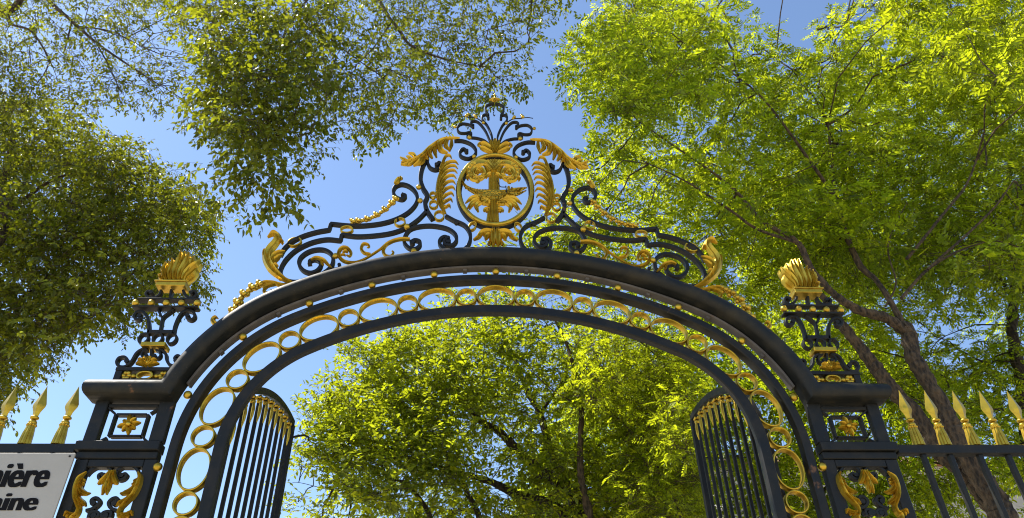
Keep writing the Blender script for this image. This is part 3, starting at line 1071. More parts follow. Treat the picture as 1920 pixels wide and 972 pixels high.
# ------------------------------------------------------------------ railings with gilded spearheads
def railing(sx, label, xs, x_end):
    x_in = 3.478
    root = empty('iron_railing', (sx * 4.5, 0, 0), label, 'railing', 'railings beside the gate piers')
    a, b = sorted((sx * x_in, sx * x_end))
    zr = Z0 + 2.63
    bm = bmesh.new(); box(bm, a, b, -.02, .06, zr - .082, zr, .006); build('top_rail', bm, IRON, root)
    bm = bmesh.new(); box(bm, a, b, -.02, .06, .3, .38, .006); build('bottom_rail', bm, IRON, root)
    bm = bmesh.new(); box(bm, xs[0] - .02, xs[0] + .02, -.004, .044, 0.02, zr - .0825); b0 = build('bar', bm, IRON, root)
    bm = bmesh.new()
    X = xs[0]
    # fluted tassel, collar and a four sided blade
    for k in range(9):
        an = 2 * PI * k / 9
        c, s = math.cos(an), math.sin(an)
        rod(bm, [(X + .036 * c, .02 + .036 * s, zr), (X + .031 * c, .02 + .031 * s, zr + .10), (X + .023 * c, .02 + .023 * s, zr + .17)], [.017, .014, .011], 6)
        ball(bm, (X + .030 * c, .02 + .030 * s, zr + .178), .013, u=6, v=5)
    ball(bm, (X, .02, zr + .20), .034, sz=.8)
    ball(bm, (X, .02, zr + .245), .036, sz=.55)
    lv = [(zr + .25, .022, .020), (zr + .30, .032, .024), (zr + .345, .054, .036), (zr + .37, .056, .037), (zr + .43, .037, .025), (zr + .50, .014, .011), (zr + .545, .002, .002)]
    rings = [[bm.verts.new((X + dx, .02 + dy, z)) for dx, dy in ((-w, 0), (0, -d), (w, 0), (0, d))] for z, w, d in lv]
    for i in range(len(rings) - 1):
        for k in range(4):
            bm.faces.new((rings[i][k], rings[i][(k + 1) % 4], rings[i + 1][(k + 1) % 4], rings[i + 1][k]))
    bm.faces.new(rings[0]); bm.faces.new(rings[-1])
    s0 = build('spearhead', bm, GOLD, root, True)
    for x in xs[1:]:
        recopy(b0, root, (x - xs[0], 0, 0))
        recopy(s0, root, (x - xs[0], 0, 0))
    return root


railing(-1, 'navy railing with gilded tasselled spearheads carrying the white sign', [bp(x, 836)[0] for x in (104, 41, -20, -80, -140, -200, -260, -320, -380, -440)], 6.6)
railing(1, 'navy railing with gilded tasselled spearheads in front of the brown forked trunk', [bp(x, 837)[0] for x in (1727, 1777, 1832, 1885, 1940, 1995, 2050, 2105, 2160, 2215, 2270)], 6.6)

# ------------------------------------------------------------------ the sign on the left railing
sign = empty('lettered_sign', (bp(60, 900)[0], -.05, 3.6), 'white sign board with heavy black italic letters hung on the railing', 'sign')
SY = -.075
tr = bp(141.5, 849.5, SY); br = bp(100, 972, SY)
zt_ = tr[2]
m, nt, bs = new_mat('white_sign_board')
nz = noise(nt, 3, 5)
r = ramp(nt, nz.outputs[0], [(.3, (.33, .31, .265)), (.7, (.38, .36, .315))])
nt.links.new(r.outputs[0], bs.inputs['Base Color']); bs.inputs['Roughness'].default_value = .5
bm = bmesh.new()
box(bm, tr[0] - 1.35, tr[0], SY, SY + .02, zt_ - .95, zt_, .003)
build('panel', bm, m, sign)
BLACK, nt, bs = new_mat('black_lettering')
bs.inputs['Base Color'].default_value = (.008, .008, .009, 1); bs.inputs['Roughness'].default_value = .8; bs.inputs['Specular IOR Level'].default_value = .1


def lettering(body, right_px, base_px, xh_px, width_px):
    cu = bpy.data.curves.new('text', 'FONT')
    cu.body = body
    cu.shear = .0
    cu.offset = .006
    cu.space_character = 1.02
    cu.extrude = .0008
    tmp = bpy.data.objects.new('text', cu)
    COL.objects.link(tmp)
    dg = bpy.context.evaluated_depsgraph_get()
    me = bpy.data.meshes.new_from_object(tmp.evaluated_get(dg))
    bpy.data.objects.remove(tmp)
    co = np.array([v.co[:] for v in me.vertices])
    b = bp(*base_px, SY); rr = bp(*right_px, SY); lf = bp(right_px[0] - width_px, right_px[1], SY)
    top = bp(base_px[0] + xh_px * .33, base_px[1] - xh_px, SY)
    xh = top[2] - b[2]
    base_xh = 0.53
    sz = xh / base_xh
    x0, x1 = co[:, 0].min(), co[:, 0].max() + .10
    sxw = (rr[0] - lf[0]) / (x1 - x0)
    bm = bmesh.new()
    for k in range(9):                       # heavy strokes: the outline swept sideways
        m2 = me.copy()
        dx = .10 * k / 8
        for v, c in zip(m2.vertices, co):
            v.co = (rr[0] + (c[0] + dx - x1) * sxw, SY - .0025 - c[2] - .00015 * k, b[2] + c[1] * sz)
        bm.from_mesh(m2)
    build('lettering', bm, BLACK, sign)


lettering('nière', (90, 905), (70, 913), 35, 116)
lettering('aine', (70, 950), (55, 957), 26, 92)
bm = bmesh.new(); x, _, z = bp(131, 856, SY); rod(bm, [(x, SY + .002, z), (x, SY - .006, z)], .008, 10); build('screw', bm, IRON, sign)


# ------------------------------------------------------------------ trees
def in_poly(px, py, poly):
    inside = np.zeros(len(px), bool)
    n = len(poly)
    for i in range(n):
        x0, y0 = poly[i]; x1, y1 = poly[(i + 1) % n]
        cond = ((y0 > py) != (y1 > py))
        with np.errstate(divide='ignore', invalid='ignore'):
            xi = (x1 - x0) * (py - y0) / (y1 - y0 + 1e-12) + x0
        inside ^= cond & (px < xi)
    return inside


def sample_poly(poly, n, holes=()):
    P_ = np.array(poly, float)
    lo, hi = P_.min(0), P_.max(0)
    X, Y = [], []
    got = 0
    while got < n:
        a = rng.uniform(lo[0], hi[0], n * 3); b = rng.uniform(lo[1], hi[1], n * 3)
        k = in_poly(a, b, poly)
        for h in holes:
            k &= ~in_poly(a, b, h)
        X.append(a[k]); Y.append(b[k]); got += k.sum()
    return np.concatenate(X)[:n], np.concatenate(Y)[:n]


def unit(v):
    return v / (np.linalg.norm(v, axis=-1, keepdims=True) + 1e-9)


def leaves_mesh(name, Pb, D, Nn, L, Wd, mat, parent, tint):
    n = len(Pb)
    D = unit(D)
    S = unit(np.cross(D, Nn))
    Up = np.cross(S, D)
    L = L[:, None]; Wd = Wd[:, None]
    V = np.empty((n, 6, 3), np.float32)
    V[:, 0] = Pb
    V[:, 1] = Pb + D * L * .30 + S * Wd * .46 + Up * Wd * .10
    V[:, 2] = Pb + D * L * .66 + S * Wd * .36 + Up * Wd * .06
    V[:, 3] = Pb + D * L - Up * L * .10
    V[:, 4] = Pb + D * L * .66 - S * Wd * .36 + Up * Wd * .06
    V[:, 5] = Pb + D * L * .30 - S * Wd * .46 + Up * Wd * .10
    me = bpy.data.meshes.new(name)
    me.vertices.add(n * 6)
    me.vertices.foreach_set('co', V.ravel())
    base = (np.arange(n) * 6)[:, None]
    idx = np.concatenate([base + np.array([0, 1, 2, 3])[None], base + np.array([0, 3, 4, 5])[None]], 1).ravel()
    me.loops.add(n * 8)
    me.loops.foreach_set('vertex_index', idx.astype(np.int32))
    me.polygons.add(n * 2)
    me.polygons.foreach_set('loop_start', (np.arange(n * 2) * 4).astype(np.int32))
    me.update(calc_edges=True)
    at = me.attributes.new('tint', 'FLOAT', 'FACE')
    at.data.foreach_set('value', np.repeat(tint, 2).astype(np.float32))
    me.materials.append(mat)
    o = bpy.data.objects.new(name, me)
    COL.objects.link(o)
    return place(o, parent)


def twigs_mesh(bm_data, Pa, Pb, r0, r1):
    """three-sided thin twigs"""
    bm_data.append((Pa, Pb, r0, r1))


def twig_obj(name, segs, mat, parent):
    Vs, Fs = [], []
    off = 0
    for Pa, Pb, r0, r1 in segs:
        n = len(Pa)
        D = unit(Pb - Pa)
        S = unit(np.cross(D, np.array([0.3, 0.2, 1.0])[None]))
        T = np.cross(D, S)
        V = np.empty((n, 6, 3))
        for k in range(3):
            a = 2 * PI * k / 3
            o = S * math.cos(a) + T * math.sin(a)
            V[:, k] = Pa + o * r0
            V[:, 3 + k] = Pb + o * r1
        Vs.append(V.reshape(-1, 3))
        b = off + (np.arange(n) * 6)[:, None]
        Fs.append(np.concatenate([b + np.array(q)[None] for q in ([0, 1, 4, 3], [1, 2, 5, 4], [2, 0, 3, 5])], 1).ravel())
        off += n * 6
    V = np.concatenate(Vs).astype(np.float32); idx = np.concatenate(Fs).astype(np.int32)
    me = bpy.data.meshes.new(name)
    me.vertices.add(len(V)); me.vertices.foreach_set('co', V.ravel())
    me.loops.add(len(idx)); me.loops.foreach_set('vertex_index', idx)
    me.polygons.add(len(idx) // 4); me.polygons.foreach_set('loop_start', (np.arange(len(idx) // 4) * 4).astype(np.int32))
    me.update(calc_edges=True)
    me.materials.append(mat)
    o = bpy.data.objects.new(name, me)
    COL.objects.link(o)
    return place(o, parent)


def bark_tube(bm, s, seg):
    """limb with an uneven, knotty surface"""
    big = max(v[3] for v in s) > .06
    seg = 16 if big else seg
    n0 = len(bm.verts)
    rod(bm, [v[:3] for v in s], [max(v[3], .004) for v in s], seg)
    bm.verts.ensure_lookup_table()
    if not big: return
    for i, v in enumerate(s):
        c = Vector(v[:3]); r = v[3]
        for k in range(seg):
            q = bm.verts[n0 + i * seg + k]
            d = (q.co - c).normalized()
            q.co += d * r * (.22 * mnoise.noise(q.co * 5.0) + .16 * mnoise.noise(q.co * 13.0) + .08 * mnoise.noise(q.co * 31.0))


def limb(bm, px_pts, jitter=.02, seg=9):
    """px_pts: (px, py, depth, radius) traced limb -> tapered tube; returns its centre line"""
    P3 = [np.array((*bp(a, b, y), r * (.88 if r > .08 else .95))) for a, b, y, r in px_pts]
    s = [np.array(v) for v in spline(P3, 12 if max(p[3] for p in P3) > .06 else 5)]
    for i in range(1, len(s)):
        s[i][:3] += rng.normal(0, jitter * s[i][3] * 3, 3)
        s[i][3] *= 1 + rng.normal(0, .03)
    for i in range(len(s)):                      # pruning knots
        if s[i][3] > .05 and rng.random() < .10:
            dr = rng.normal(0, 1, 3); dr[1] -= .6; dr /= np.linalg.norm(dr)
            ball(bm, Vector(s[i][:3] + dr * s[i][3] * .72), s[i][3] * rng.uniform(.34, .5), sz=1.15, u=10, v=8)
    bark_tube(bm, s, seg)
    return np.array([v[:3] for v in s])


def world_limb(bm, pts, seg=9):
    s = [np.array(v) for v in spline([np.array(p, float) for p in pts], 12)]
    bark_tube(bm, s, seg)
    return np.array([v[:3] for v in s])


def tree(name, loc, label, group, bark, lmat, limbs, worlds, regions, kind):
    """limbs: traced branches; regions: dicts with poly, Y range, clumps, sprays, size, holes"""
    root = empty(name, loc, label, 'tree', group)
    bm = bmesh.new()
    axis = []
    for w in worlds:
        axis.append(world_limb(bm, w))
    for l in limbs:
        axis.append(limb(bm, l))
    build('trunk', bm, bark, root, True)
    axis = np.concatenate(axis)
    segs = []
    allP, allD, allN, allL, allW, allT = [], [], [], [], [], []
    for rg in regions:
        nc, spc = rg['clumps'], rg['sprays']
        cx, cy = sample_poly(rg['poly'], nc, rg.get('holes', ()))
        cY = rng.uniform(*rg['Y'], nc)
        C = bpn(cx, cy, cY)
        # boughs grow from the limbs outwards, clump to clump
        dist = np.linalg.norm(C[:, None] - axis[None], axis=2)
        order = np.argsort(dist.min(1))
        nodes = list(axis[::2]); par = [-1] * len(nodes); n0 = len(nodes)
        arr = np.zeros((n0 + nc, 3)); arr[:n0] = nodes
        load = np.ones(n0 + nc); parent_i = np.full(n0 + nc, -1); hd = np.zeros(n0 + nc)
        cnt = n0
        for ii in order:
            dd_ = np.linalg.norm(arr[:cnt] - C[ii], axis=1)
            b_ = (dd_ + .55 * hd[:cnt]).argmin()
            arr[cnt] = C[ii]; parent_i[cnt] = b_; hd[cnt] = hd[b_] + dd_[b_]
            cnt += 1
        for q in range(cnt - 1, n0 - 1, -1):
            if parent_i[q] >= n0: load[parent_i[q]] += load[q]
        ch_ = np.arange(n0, cnt); pa_ = parent_i[ch_]
        st = arr[pa_]; en = arr[ch_]
        dl = np.linalg.norm(en - st, axis=1, keepdims=True)
        maxb = rg.get('bough', 2.6)
        st = np.where(dl > maxb, en - (en - st) / dl * maxb, st)
        dl = dl.clip(0, maxb)
        rb = rg.get('br', .012) * 1.35
        rad = rb * .55 * np.sqrt(load[ch_]).clip(1, 4)
        m1 = st + (en - st) * .35 + rng.normal(0, .05, en.shape) * dl + np.array([0, 0, .06])[None] * dl
        m2_ = st + (en - st) * .70 + rng.normal(0, .05, en.shape) * dl + np.array([0, 0, .05])[None] * dl
        for p_, q_, f0, f1 in ((st, m1, 1, .85), (m1, m2_, .85, .7), (m2_, en, .7, .5)):
            twigs_mesh(segs, p_, q_, rad[:, None] * f0, rad[:, None] * f1)
        # sprays round each clump
        n = nc * spc
        ci = np.repeat(np.arange(nc), spc)
        off = rng.normal(0, 1, (n, 3)) * np.array([1, 1, .5]) * rg['r']
        S = C[ci] + off
        if rg.get('clip', True):
            qx, qy = project(S)
            k = in_poly(qx, qy, rg['poly'])
            for h in rg.get('holes', ()):
                k &= ~in_poly(qx, qy, h)
            S, ci, off = S[k], ci[k], off[k]
        n = len(S)
        out = unit(off * np.array([1, 1, .35]) + rng.normal(0, .25, (n, 3)) * rg['r'])
        droop = rg.get('droop', .35)
        d = unit(out + np.array([0, 0, -droop])[None] + rng.normal(0, .3, (n, 3)))
        tl = rg['twig'] * rng.uniform(.6, 1.2, n)
        sub = rng.random(n) < rg.get('tw', .6)
        twigs_mesh(segs, C[ci][sub] * .0 + (S - out * rg['r'] * .8)[sub], S[sub], rb * .42, rb * .28)
        twigs_mesh(segs, S, S + d * tl[:, None], rb * .26, rb * .12)
        nl = rg['nleaf']
        ct = rng.random(nc)          # each clump leans a little in hue
        if kind == 'simple':
            t = (np.arange(nl) + .6) / nl
            tt = np.tile(t, n) + rng.normal(0, .03, n * nl)
            si = np.repeat(np.arange(n), nl)
            sgn = np.tile(np.where(np.arange(nl) % 2 == 0, 1., -1.), n)
            dd = d[si]
            sd = unit(np.cross(dd, np.array([0, 0, 1.0])[None] + rng.normal(0, .35, (n * nl, 3))))
            base = S[si] + dd * (tl[si] * tt)[:, None]
            ld = unit(dd * .55 + sd * sgn[:, None] * .75 + np.array([0, 0, -rg.get('hang', .5)])[None] + rng.normal(0, .28, (n * nl, 3)))
            nsp = unit(np.array([0, 0, 1.0])[None] + rng.normal(0, .5, (n, 3)))
            nn = unit(nsp[si] + rng.normal(0, .28, (n * nl, 3)))
            L = rg['size'] * rng.uniform(.65, 1.2, n * nl)
            W_ = L * rg.get('asp', .52) * rng.uniform(.85, 1.15, n * nl)
        else:
            npair = nl // 2
            t = np.concatenate([np.repeat((np.arange(npair) + .6) / npair, 2), [1.0]])
            sg = np.concatenate([np.tile([1., -1.], npair), [0.]])
            m_ = len(t)
            si = np.repeat(np.arange(n), m_)
            nf = unit(np.array([0, 0, 1.0])[None] + rng.normal(0, .55, (n, 3)))
            dd = d[si]
            fn_ = nf[si]
            sd = unit(np.cross(dd, fn_))
            tt = np.tile(t, n)
            curve = -(tt ** 2) * .22
            base = S[si] + dd * (tl[si] * tt)[:, None] + np.array([0, 0, 1.0])[None] * (curve * tl[si])[:, None]
            sgn = np.tile(sg, n)
            ld = unit(dd * np.where(sgn == 0, 1.0, .55)[:, None] + sd * sgn[:, None] * .85 + np.array([0, 0, -.18])[None] + rng.normal(0, .12, (n * m_, 3)))
            nn = unit(fn_ + rng.normal(0, .13, (n * m_, 3)))
            L = rg['size'] * rng.uniform(.8, 1.1, n * m_) * np.tile(1 - .35 * np.abs(t - .5) ** 1.5 * 2, n)
            W_ = L * rg.get('asp', .36)
        T = np.clip(.5 + (ct[ci][si] - .5) * .75 + rng.normal(0, .26, len(si)), 0, 1)
        for a, b in zip((allP, allD, allN, allL, allW, allT), (base, ld, nn, L, W_, T)):
            a.append(b)
    twig_obj('twigs', segs, bark, root)
    leaves_mesh('crown', np.concatenate(allP), np.concatenate(allD), np.concatenate(allN), np.concatenate(allL), np.concatenate(allW), lmat, root, np.concatenate(allT))
    global LEAVES
    LEAVES += sum(len(a) for a in allP)
    return root


LEAVES = 0
G = 'trees behind the gate'

# ---- overhanging tree, upper left
tl_poly_far = [(-120, -160), (420, -160), (380, 60), (372, 150), (300, 205), (255, 195), (200, 210), (120, 200), (40, 215), (-60, 240), (-120, 240)]
tl_poly_mid = [(330, -160), (1090, -160), (1070, 0), (1048, 20), (1010, 60), (990, 110), (985, 165), (955, 190), (930, 205), (880, 215), (840, 245), (780, 220), (720, 260), (680, 275), (640, 250), (600, 300), (560, 305), (520, 250), (470, 290), (400, 260), (340, 235), (350, 180), (390, 150), (370, 60)]
tl_hang = [(420, 240), (500, 230), (520, 280), (515, 330), (520, 370), (470, 400), (430, 410), (420, 350), (430, 300)]
tree('nettle_tree', (-8.6, 4.2, 0), 'tree with hanging small oval leaves overhanging from the upper left above the crest', G, BARK, LEAF_HACK,
     [[(-260, 120, 4.2, .12), (-60, 30, 4.0, .10), (20, 20, 3.8, .07), (60, -40, 3.7, .05)],
      [(-40, -20, 4.0, .05), (10, 22, 3.9, .045), (20, 45, 3.8, .03), (60, 60, 3.7, .022), (95, 115, 3.6, .014)],
      [(60, -40, 3.7, .05), (95, 5, 3.6, .042), (135, 40, 3.5, .036), (180, 80, 3.4, .028), (230, 115, 3.3, .02), (300, 160, 3.2, .01)],
      [(135, 40, 3.5, .022), (125, 80, 3.5, .015), (120, 100, 3.5, .008)],
      [(180, 80, 3.4, .016), (205, 125, 3.4, .012), (225, 170, 3.4, .008)], [(150, 50, 3.5, .016), (210, 60, 3.4, .012), (280, 95, 3.3, .008)],
      [(60, -40, 3.7, .08), (350, -100, 3.4, .07), (640, -60, 3.2, .055), (735, 40, 3.1, .035), (770, 85, 3.1, .028), (830, 110, 3.0, .018), (900, 125, 3.0, .01)],
      [(735, 40, 3.1, .018), (700, 90, 3.0, .012), (660, 130, 2.9, .008)], [(640, -60, 3.2, .03), (560, 20, 2.9, .02), (510, 130, 2.6, .012), (500, 230, 2.5, .008), (505, 330, 2.45, .005)],
      [(560, 20, 2.9, .018), (640, 90, 2.8, .012), (740, 160, 2.9, .008)]],
     [[(-8.6, 4.2, 0, .30), (-8.5, 4.25, 3, .25), (-8.8, 4.2, 7, .21), (-8.6, 4.2, 10.5, .16), (*bp(-260, 120, 4.2), .12)]],
     [dict(poly=tl_poly_far, Y=(2.6, 5.2), clumps=180, sprays=15, r=.30, twig=.36, nleaf=8, size=.075, asp=.52, droop=.4, tw=.5, br=.009),
      dict(poly=tl_poly_mid, Y=(2.0, 4.6), clumps=250, sprays=18, r=.31, twig=.38, nleaf=8, size=.088, asp=.52, droop=.5, tw=.5, br=.009),
      dict(poly=[(330, 0), (620, 0), (640, 200), (560, 280), (400, 230), (345, 200), (380, 120)], Y=(1.6, 2.6), clumps=42, sprays=15, r=.28, twig=.4, nleaf=7, size=.12, asp=.55, droop=.6, br=.009),
      dict(poly=tl_hang, Y=(2.2, 2.6), clumps=20, sprays=10, r=.24, twig=.38, nleaf=7, size=.12, asp=.55, droop=.9, br=.006, clip=False)], 'simple')

# ---- lower left tree
ll_poly = [(-160, 170), (40, 190), (130, 180), (170, 215), (205, 255), (270, 270), (290, 310), (345, 310), (370, 350), (400, 390), (412, 420), (400, 440), (403, 480), (385, 560), (360, 575), (300, 560), (240, 640), (190, 640), (170, 600), (130, 640), (100, 700), (60, 720), (20, 740), (0, 790), (-160, 800)]
tree('nettle_tree', (-9.4, 6.4, 0), 'dense dark round leafed tree at the left behind the flaming urn', G, BARK, LEAF_HACK,
     [[(-170, 700, 6.4, .16), (-60, 470, 6.3, .13), (0, 345, 6.2, .09), (15, 310, 6.1, .07), (22, 240, 6.0, .05)], [(0, 345, 6.2, .06), (35, 420, 6.0, .05), (38, 470, 5.9, .035), (80, 560, 5.7, .02)],
      [(35, 380, 6.0, .04), (120, 330, 5.7, .03), (230, 340, 5.5, .018), (330, 380, 5.4, .01)], [(38, 470, 5.9, .03), (160, 470, 5.5, .02), (280, 500, 5.3, .01)]],
     [[(-9.4, 6.4, 0, .28), (-9.3, 6.4, 2.5, .22), (*bp(-170, 700, 6.4), .17)]],
     [dict(poly=ll_poly, Y=(4.6, 7.6), clumps=330, sprays=25, r=.33, twig=.36, nleaf=8, size=.09, asp=.54, droop=.4, tw=.4, br=.009),
      dict(poly=[(-60, 300), (200, 280), (330, 350), (390, 430), (330, 550), (200, 600), (60, 680), (-60, 700)], Y=(4.0, 5.2), clumps=70, sprays=16, r=.34, twig=.34, nleaf=7, size=.115, asp=.54, droop=.5, br=.009)], 'simple')

# ---- tree seen through the arch: dark limbs, bright crown
ce_poly = [(580, 1100), (590, 950), (622, 890), (628, 850), (612, 800), (600, 752), (628, 716), (660, 716), (652, 650), (668, 640), (692, 690), (728, 622), (770, 612), (800, 640), (812, 600), (835, 555), (900, 535), (1000, 545), (1100, 560), (1180, 640), (1240, 760), (1260, 900), (1260, 1100)]
ce_holes = [[(905, 870), (945, 880), (950, 930), (915, 920)], [(930, 800), (960, 815), (950, 850), (925, 835)]]
tree('broadleaf_tree', (1.2, 9.5, 0), 'bright green tree with dark leaning limbs framed by the arch', G, BARK_D, LEAF_CEN,
     [[(1130, 1120, 9.5, .24), (1082, 943, 9.4, .17), (1047, 908, 9.3, .15), (1003, 877, 9.2, .13), (968, 842, 9.1, .11), (933, 807, 9.0, .09), (902, 790, 8.9, .07), (850, 740, 8.7, .04), (800, 690, 8.5, .02)],
      [(1130, 1100, 9.5, .18), (1060, 969, 9.2, .11), (1025, 943, 9.0, .10), (964, 925, 8.8, .09), (920, 904, 8.7, .07), (840, 880, 8.5, .04), (740, 850, 8.3, .02)],
      [(1080, 960, 9.5, .12), (1069, 921, 9.6, .12), (1038, 864, 9.7, .10), (1012, 777, 9.8, .085), (986, 729, 9.9, .07), (960, 660, 10, .04)],
      [(920, 1050, 8.6, .07), (898, 969, 8.5, .06), (876, 925, 8.4, .05), (863, 904, 8.3, .03)], [(830, 1040, 8.4, .06), (802, 960, 8.3, .05), (762, 908, 8.2, .035), (719, 895, 8.1, .02), (640, 870, 8.0, .01)],
      [(719, 895, 8.1, .012), (640, 920, 8.0, .008), (560, 905, 7.9, .005), (543, 910, 7.9, .003)], [(1012, 777, 9.8, .05), (1060, 700, 9.7, .035), (1050, 640, 9.6, .02)]],
     [[(1.35, 9.5, 0, .34), (1.3, 9.5, 2.0, .28), (*bp(1130, 1110, 9.5), .24)]],
     [dict(poly=ce_poly, holes=ce_holes, Y=(7.6, 11.2), clumps=290, sprays=21, r=.34, twig=.36, nleaf=8, size=.118, asp=.48, droop=.1, hang=.35, tw=.4, br=.012),
      dict(poly=[(575, 745), (660, 720), (730, 630), (900, 600), (1050, 640), (960, 760), (820, 800), (900, 900), (700, 960), (590, 900)], Y=(6.8, 8.0), clumps=85, sprays=17, r=.27, twig=.40, nleaf=8, size=.135, asp=.46, droop=-.35, hang=.12, br=.01),
      *[dict(poly=[(x - w, y), (x - w * .3, y - h), (x + w * .3, y - h), (x + w, y), (x + w, y + 40), (x - w, y + 40)], Y=(7.2, 8.2), clumps=nc_, sprays=9, r=.17, twig=.34, nleaf=7, size=.11, asp=.46, droop=dr, hang=.1, br=.01, clip=False, bough=.9)
        for x, y, w, h, nc_, dr in ((592, 775, 16, 25, 4, -.3), (620, 735, 14, 28, 5, -.5), (664, 690, 15, 55, 8, -.9), (694, 700, 12, 25, 4, -.6), (735, 650, 18, 40, 7, -.9), (775, 640, 14, 34, 5, -.8), (820, 610, 16, 40, 5, -.7), (575, 860, 18, 20, 4, -.1), (600, 830, 12, 30, 3, -.3), (560, 940, 14, 20, 3, .1))]], 'simple')

# ---- slender upright tree right of centre
sl_poly = [(1040, 640), (1110, 560), (1200, 580), (1300, 640), (1330, 760), (1310, 1050), (1180, 1050), (1150, 900), (1160, 800), (1060, 770), (1040, 740)]
tree('ash_tree', (1.65, 7.6, 0), 'slender upright brown trunk with feathery leaves right of the arch centre', G, BARK, LEAF_ASH,
     [[(1112, 1060, 7.6, .09), (1106, 972, 7.6, .08), (1091, 908, 7.6, .07), (1088, 842, 7.6, .062), (1090, 768, 7.6, .052), (1080, 711, 7.6, .045), (1064, 650, 7.6, .035), (1040, 600, 7.6, .02)],
      [(1290, 1000, 7.9, .04), (1261, 930, 7.8, .035), (1217, 851, 7.7, .028), (1174, 799, 7.6, .022), (1134, 764, 7.5, .012)], [(1088, 760, 7.6, .02), (1040, 735, 7.5, .014), (990, 690, 7.4, .008)], [(1080, 711, 7.6, .02), (1130, 660, 7.5, .015), (1200, 640, 7.3, .01)]],
     [[(1.75, 7.6, 0, .11), (1.72, 7.6, 1.8, .10), (*bp(1112, 1058, 7.6), .09)]],
     [dict(poly=sl_poly, Y=(6.6, 8.6), clumps=100, sprays=24, r=.36, twig=.3, nleaf=10, size=.10, asp=.38, droop=.25, br=.01),
      dict(poly=[(1070, 700), (1110, 640), (1160, 620), (1190, 700), (1150, 770), (1090, 760)], Y=(6.0, 6.6), clumps=16, sprays=14, r=.28, twig=.3, nleaf=10, size=.10, asp=.38, droop=.3, br=.01),
      dict(poly=[(1225, 720), (1300, 690), (1330, 780), (1300, 880), (1240, 850)], Y=(5.0, 5.8), clumps=18, sprays=14, r=.26, twig=.3, nleaf=10, size=.10, asp=.38, droop=.3, br=.008)], 'pinnate')

# ---- the big forked tree at the right
r_poly = [(1125, -180), (1120, 15), (1078, 60), (1052, 100), (1072, 140), (1042, 182), (1062, 200), (1105, 165), (1150, 155), (1165, 190), (1150, 235), (1110, 250), (1092, 285), (1080, 320), (1062, 345), (1035, 400), (985, 432), (905, 455), (900, 480), (1080, 520), (1250, 560), (1400, 620), (1480, 520), (2080, 520), (2080, -180)]
r_hole = [[(1385, -60), (1612, -60), (1600, 8), (1575, 30), (1545, 18), (1522, 60), (1535, 98), (1500, 108), (1475, 60), (1440, 30), (1400, 18)], [(1088, 195), (1130, 185), (1140, 235), (1100, 240)]]
TB = bp(1900, 1010, 3.6)
tree('ash_tree', (TB[0] + .25, 3.6, 0), 'large brown forked tree with broad feathery canopy behind the right urn and spearheads', G, BARK, LEAF_ASH,
     [[(1900, 1010, 3.6, .21), (1860, 930, 3.6, .17), (1803, 839, 3.6, .145), (1762, 755, 3.6, .135), (1714, 671, 3.6, .13), (1703, 618, 3.6, .115), (1690, 612, 3.6, .10)],
      [(1712, 640, 3.6, .10), (1693, 618, 3.6, .095), (1661, 597, 3.55, .08), (1609, 581, 3.5, .075), (1561, 550, 3.45, .065), (1519, 502, 3.4, .055), (1495, 455, 3.35, .045), (1430, 415, 3.4, .034), (1370, 350, 3.4, .026), (1280, 285, 3.3, .016), (1200, 230, 3.0, .008)],
      [(1700, 625, 3.6, .06), (1672, 570, 3.6, .05), (1642, 525, 3.7, .045), (1614, 500, 3.8, .06), (1590, 450, 3.9, .055), (1575, 400, 4.0, .05), (1566, 370, 4.1, .04), (1560, 300, 4.2, .03), (1550, 220, 4.2, .02)],
      [(1920, 1020, 3.8, .18), (1872, 961, 3.8, .16), (1830, 903, 3.8, .15), (1767, 850, 3.8, .14), (1724, 787, 3.8, .135), (1672, 729, 3.8, .125), (1635, 681, 3.8, .11), (1603, 639, 3.8, .095), (1572, 602, 3.8, .08), (1545, 560, 3.8, .05), (1500, 520, 3.8, .03)],
      [(1690, 560, 3.6, .03), (1740, 505, 3.6, .025), (1800, 470, 3.6, .018), (1860, 450, 3.6, .012)], [(1495, 455, 3.35, .03), (1420, 430, 3.2, .026), (1370, 395, 3.1, .022), (1285, 340, 3.0, .015), (1200, 300, 3.0, .008)],
      [(1566, 370, 4.0, .04), (1470, 235, 3.6, .026), (1420, 175, 3.5, .02), (1355, 125, 3.4, .013), (1280, 80, 3.0, .008)], [(1700, 486, 3.4, .03), (1730, 450, 3.3, .027), (1770, 400, 3.2, .024), (1810, 350, 3.1, .02), (1835, 290, 3.0, .014)],
      [(1740, 505, 3.4, .024), (1855, 400, 3.2, .018), (1900, 340, 3.1, .012)], [(1660, 575, 3.6, .018), (1680, 530, 3.6, .014), (1665, 460, 3.6, .012), (1700, 380, 3.5, .008)]],
     [[(TB[0] + .32, 3.6, 0, .30), (TB[0] + .22, 3.6, 1.2, .25), (TB[0] + .03, 3.6, TB[2], .21)], [(TB[0] + .3, 3.7, 1.0, .2), (*bp(1920, 1020, 3.8), .18)]],
     [dict(poly=r_poly, holes=r_hole, Y=(3.3, 6.8), clumps=640, sprays=20, r=.30, twig=.38, nleaf=10, size=.132, asp=.40, droop=.25, tw=.3, br=.009),
      dict(poly=[(1640, -60), (1980, -60), (1980, 200), (1760, 160), (1680, 90)], Y=(1.2, 2.2), clumps=30, sprays=16, r=.3, twig=.4, nleaf=10, size=.14, asp=.4, droop=.2, br=.008),
      dict(poly=[(1300, 300), (1900, 250), (1960, 560), (1500, 600), (1400, 560)], Y=(4.5, 7.0), clumps=70, sprays=20, r=.33, twig=.34, nleaf=10, size=.12, asp=.40, droop=.25, br=.008),
      dict(poly=[(1120, 20), (1200, -40), (1360, 20), (1330, 200), (1200, 230), (1060, 190), (1060, 90)], Y=(2.0, 3.0), clumps=46, sprays=16, r=.3, twig=.36, nleaf=10, size=.125, asp=.4, droop=.3, br=.008)], 'pinnate')

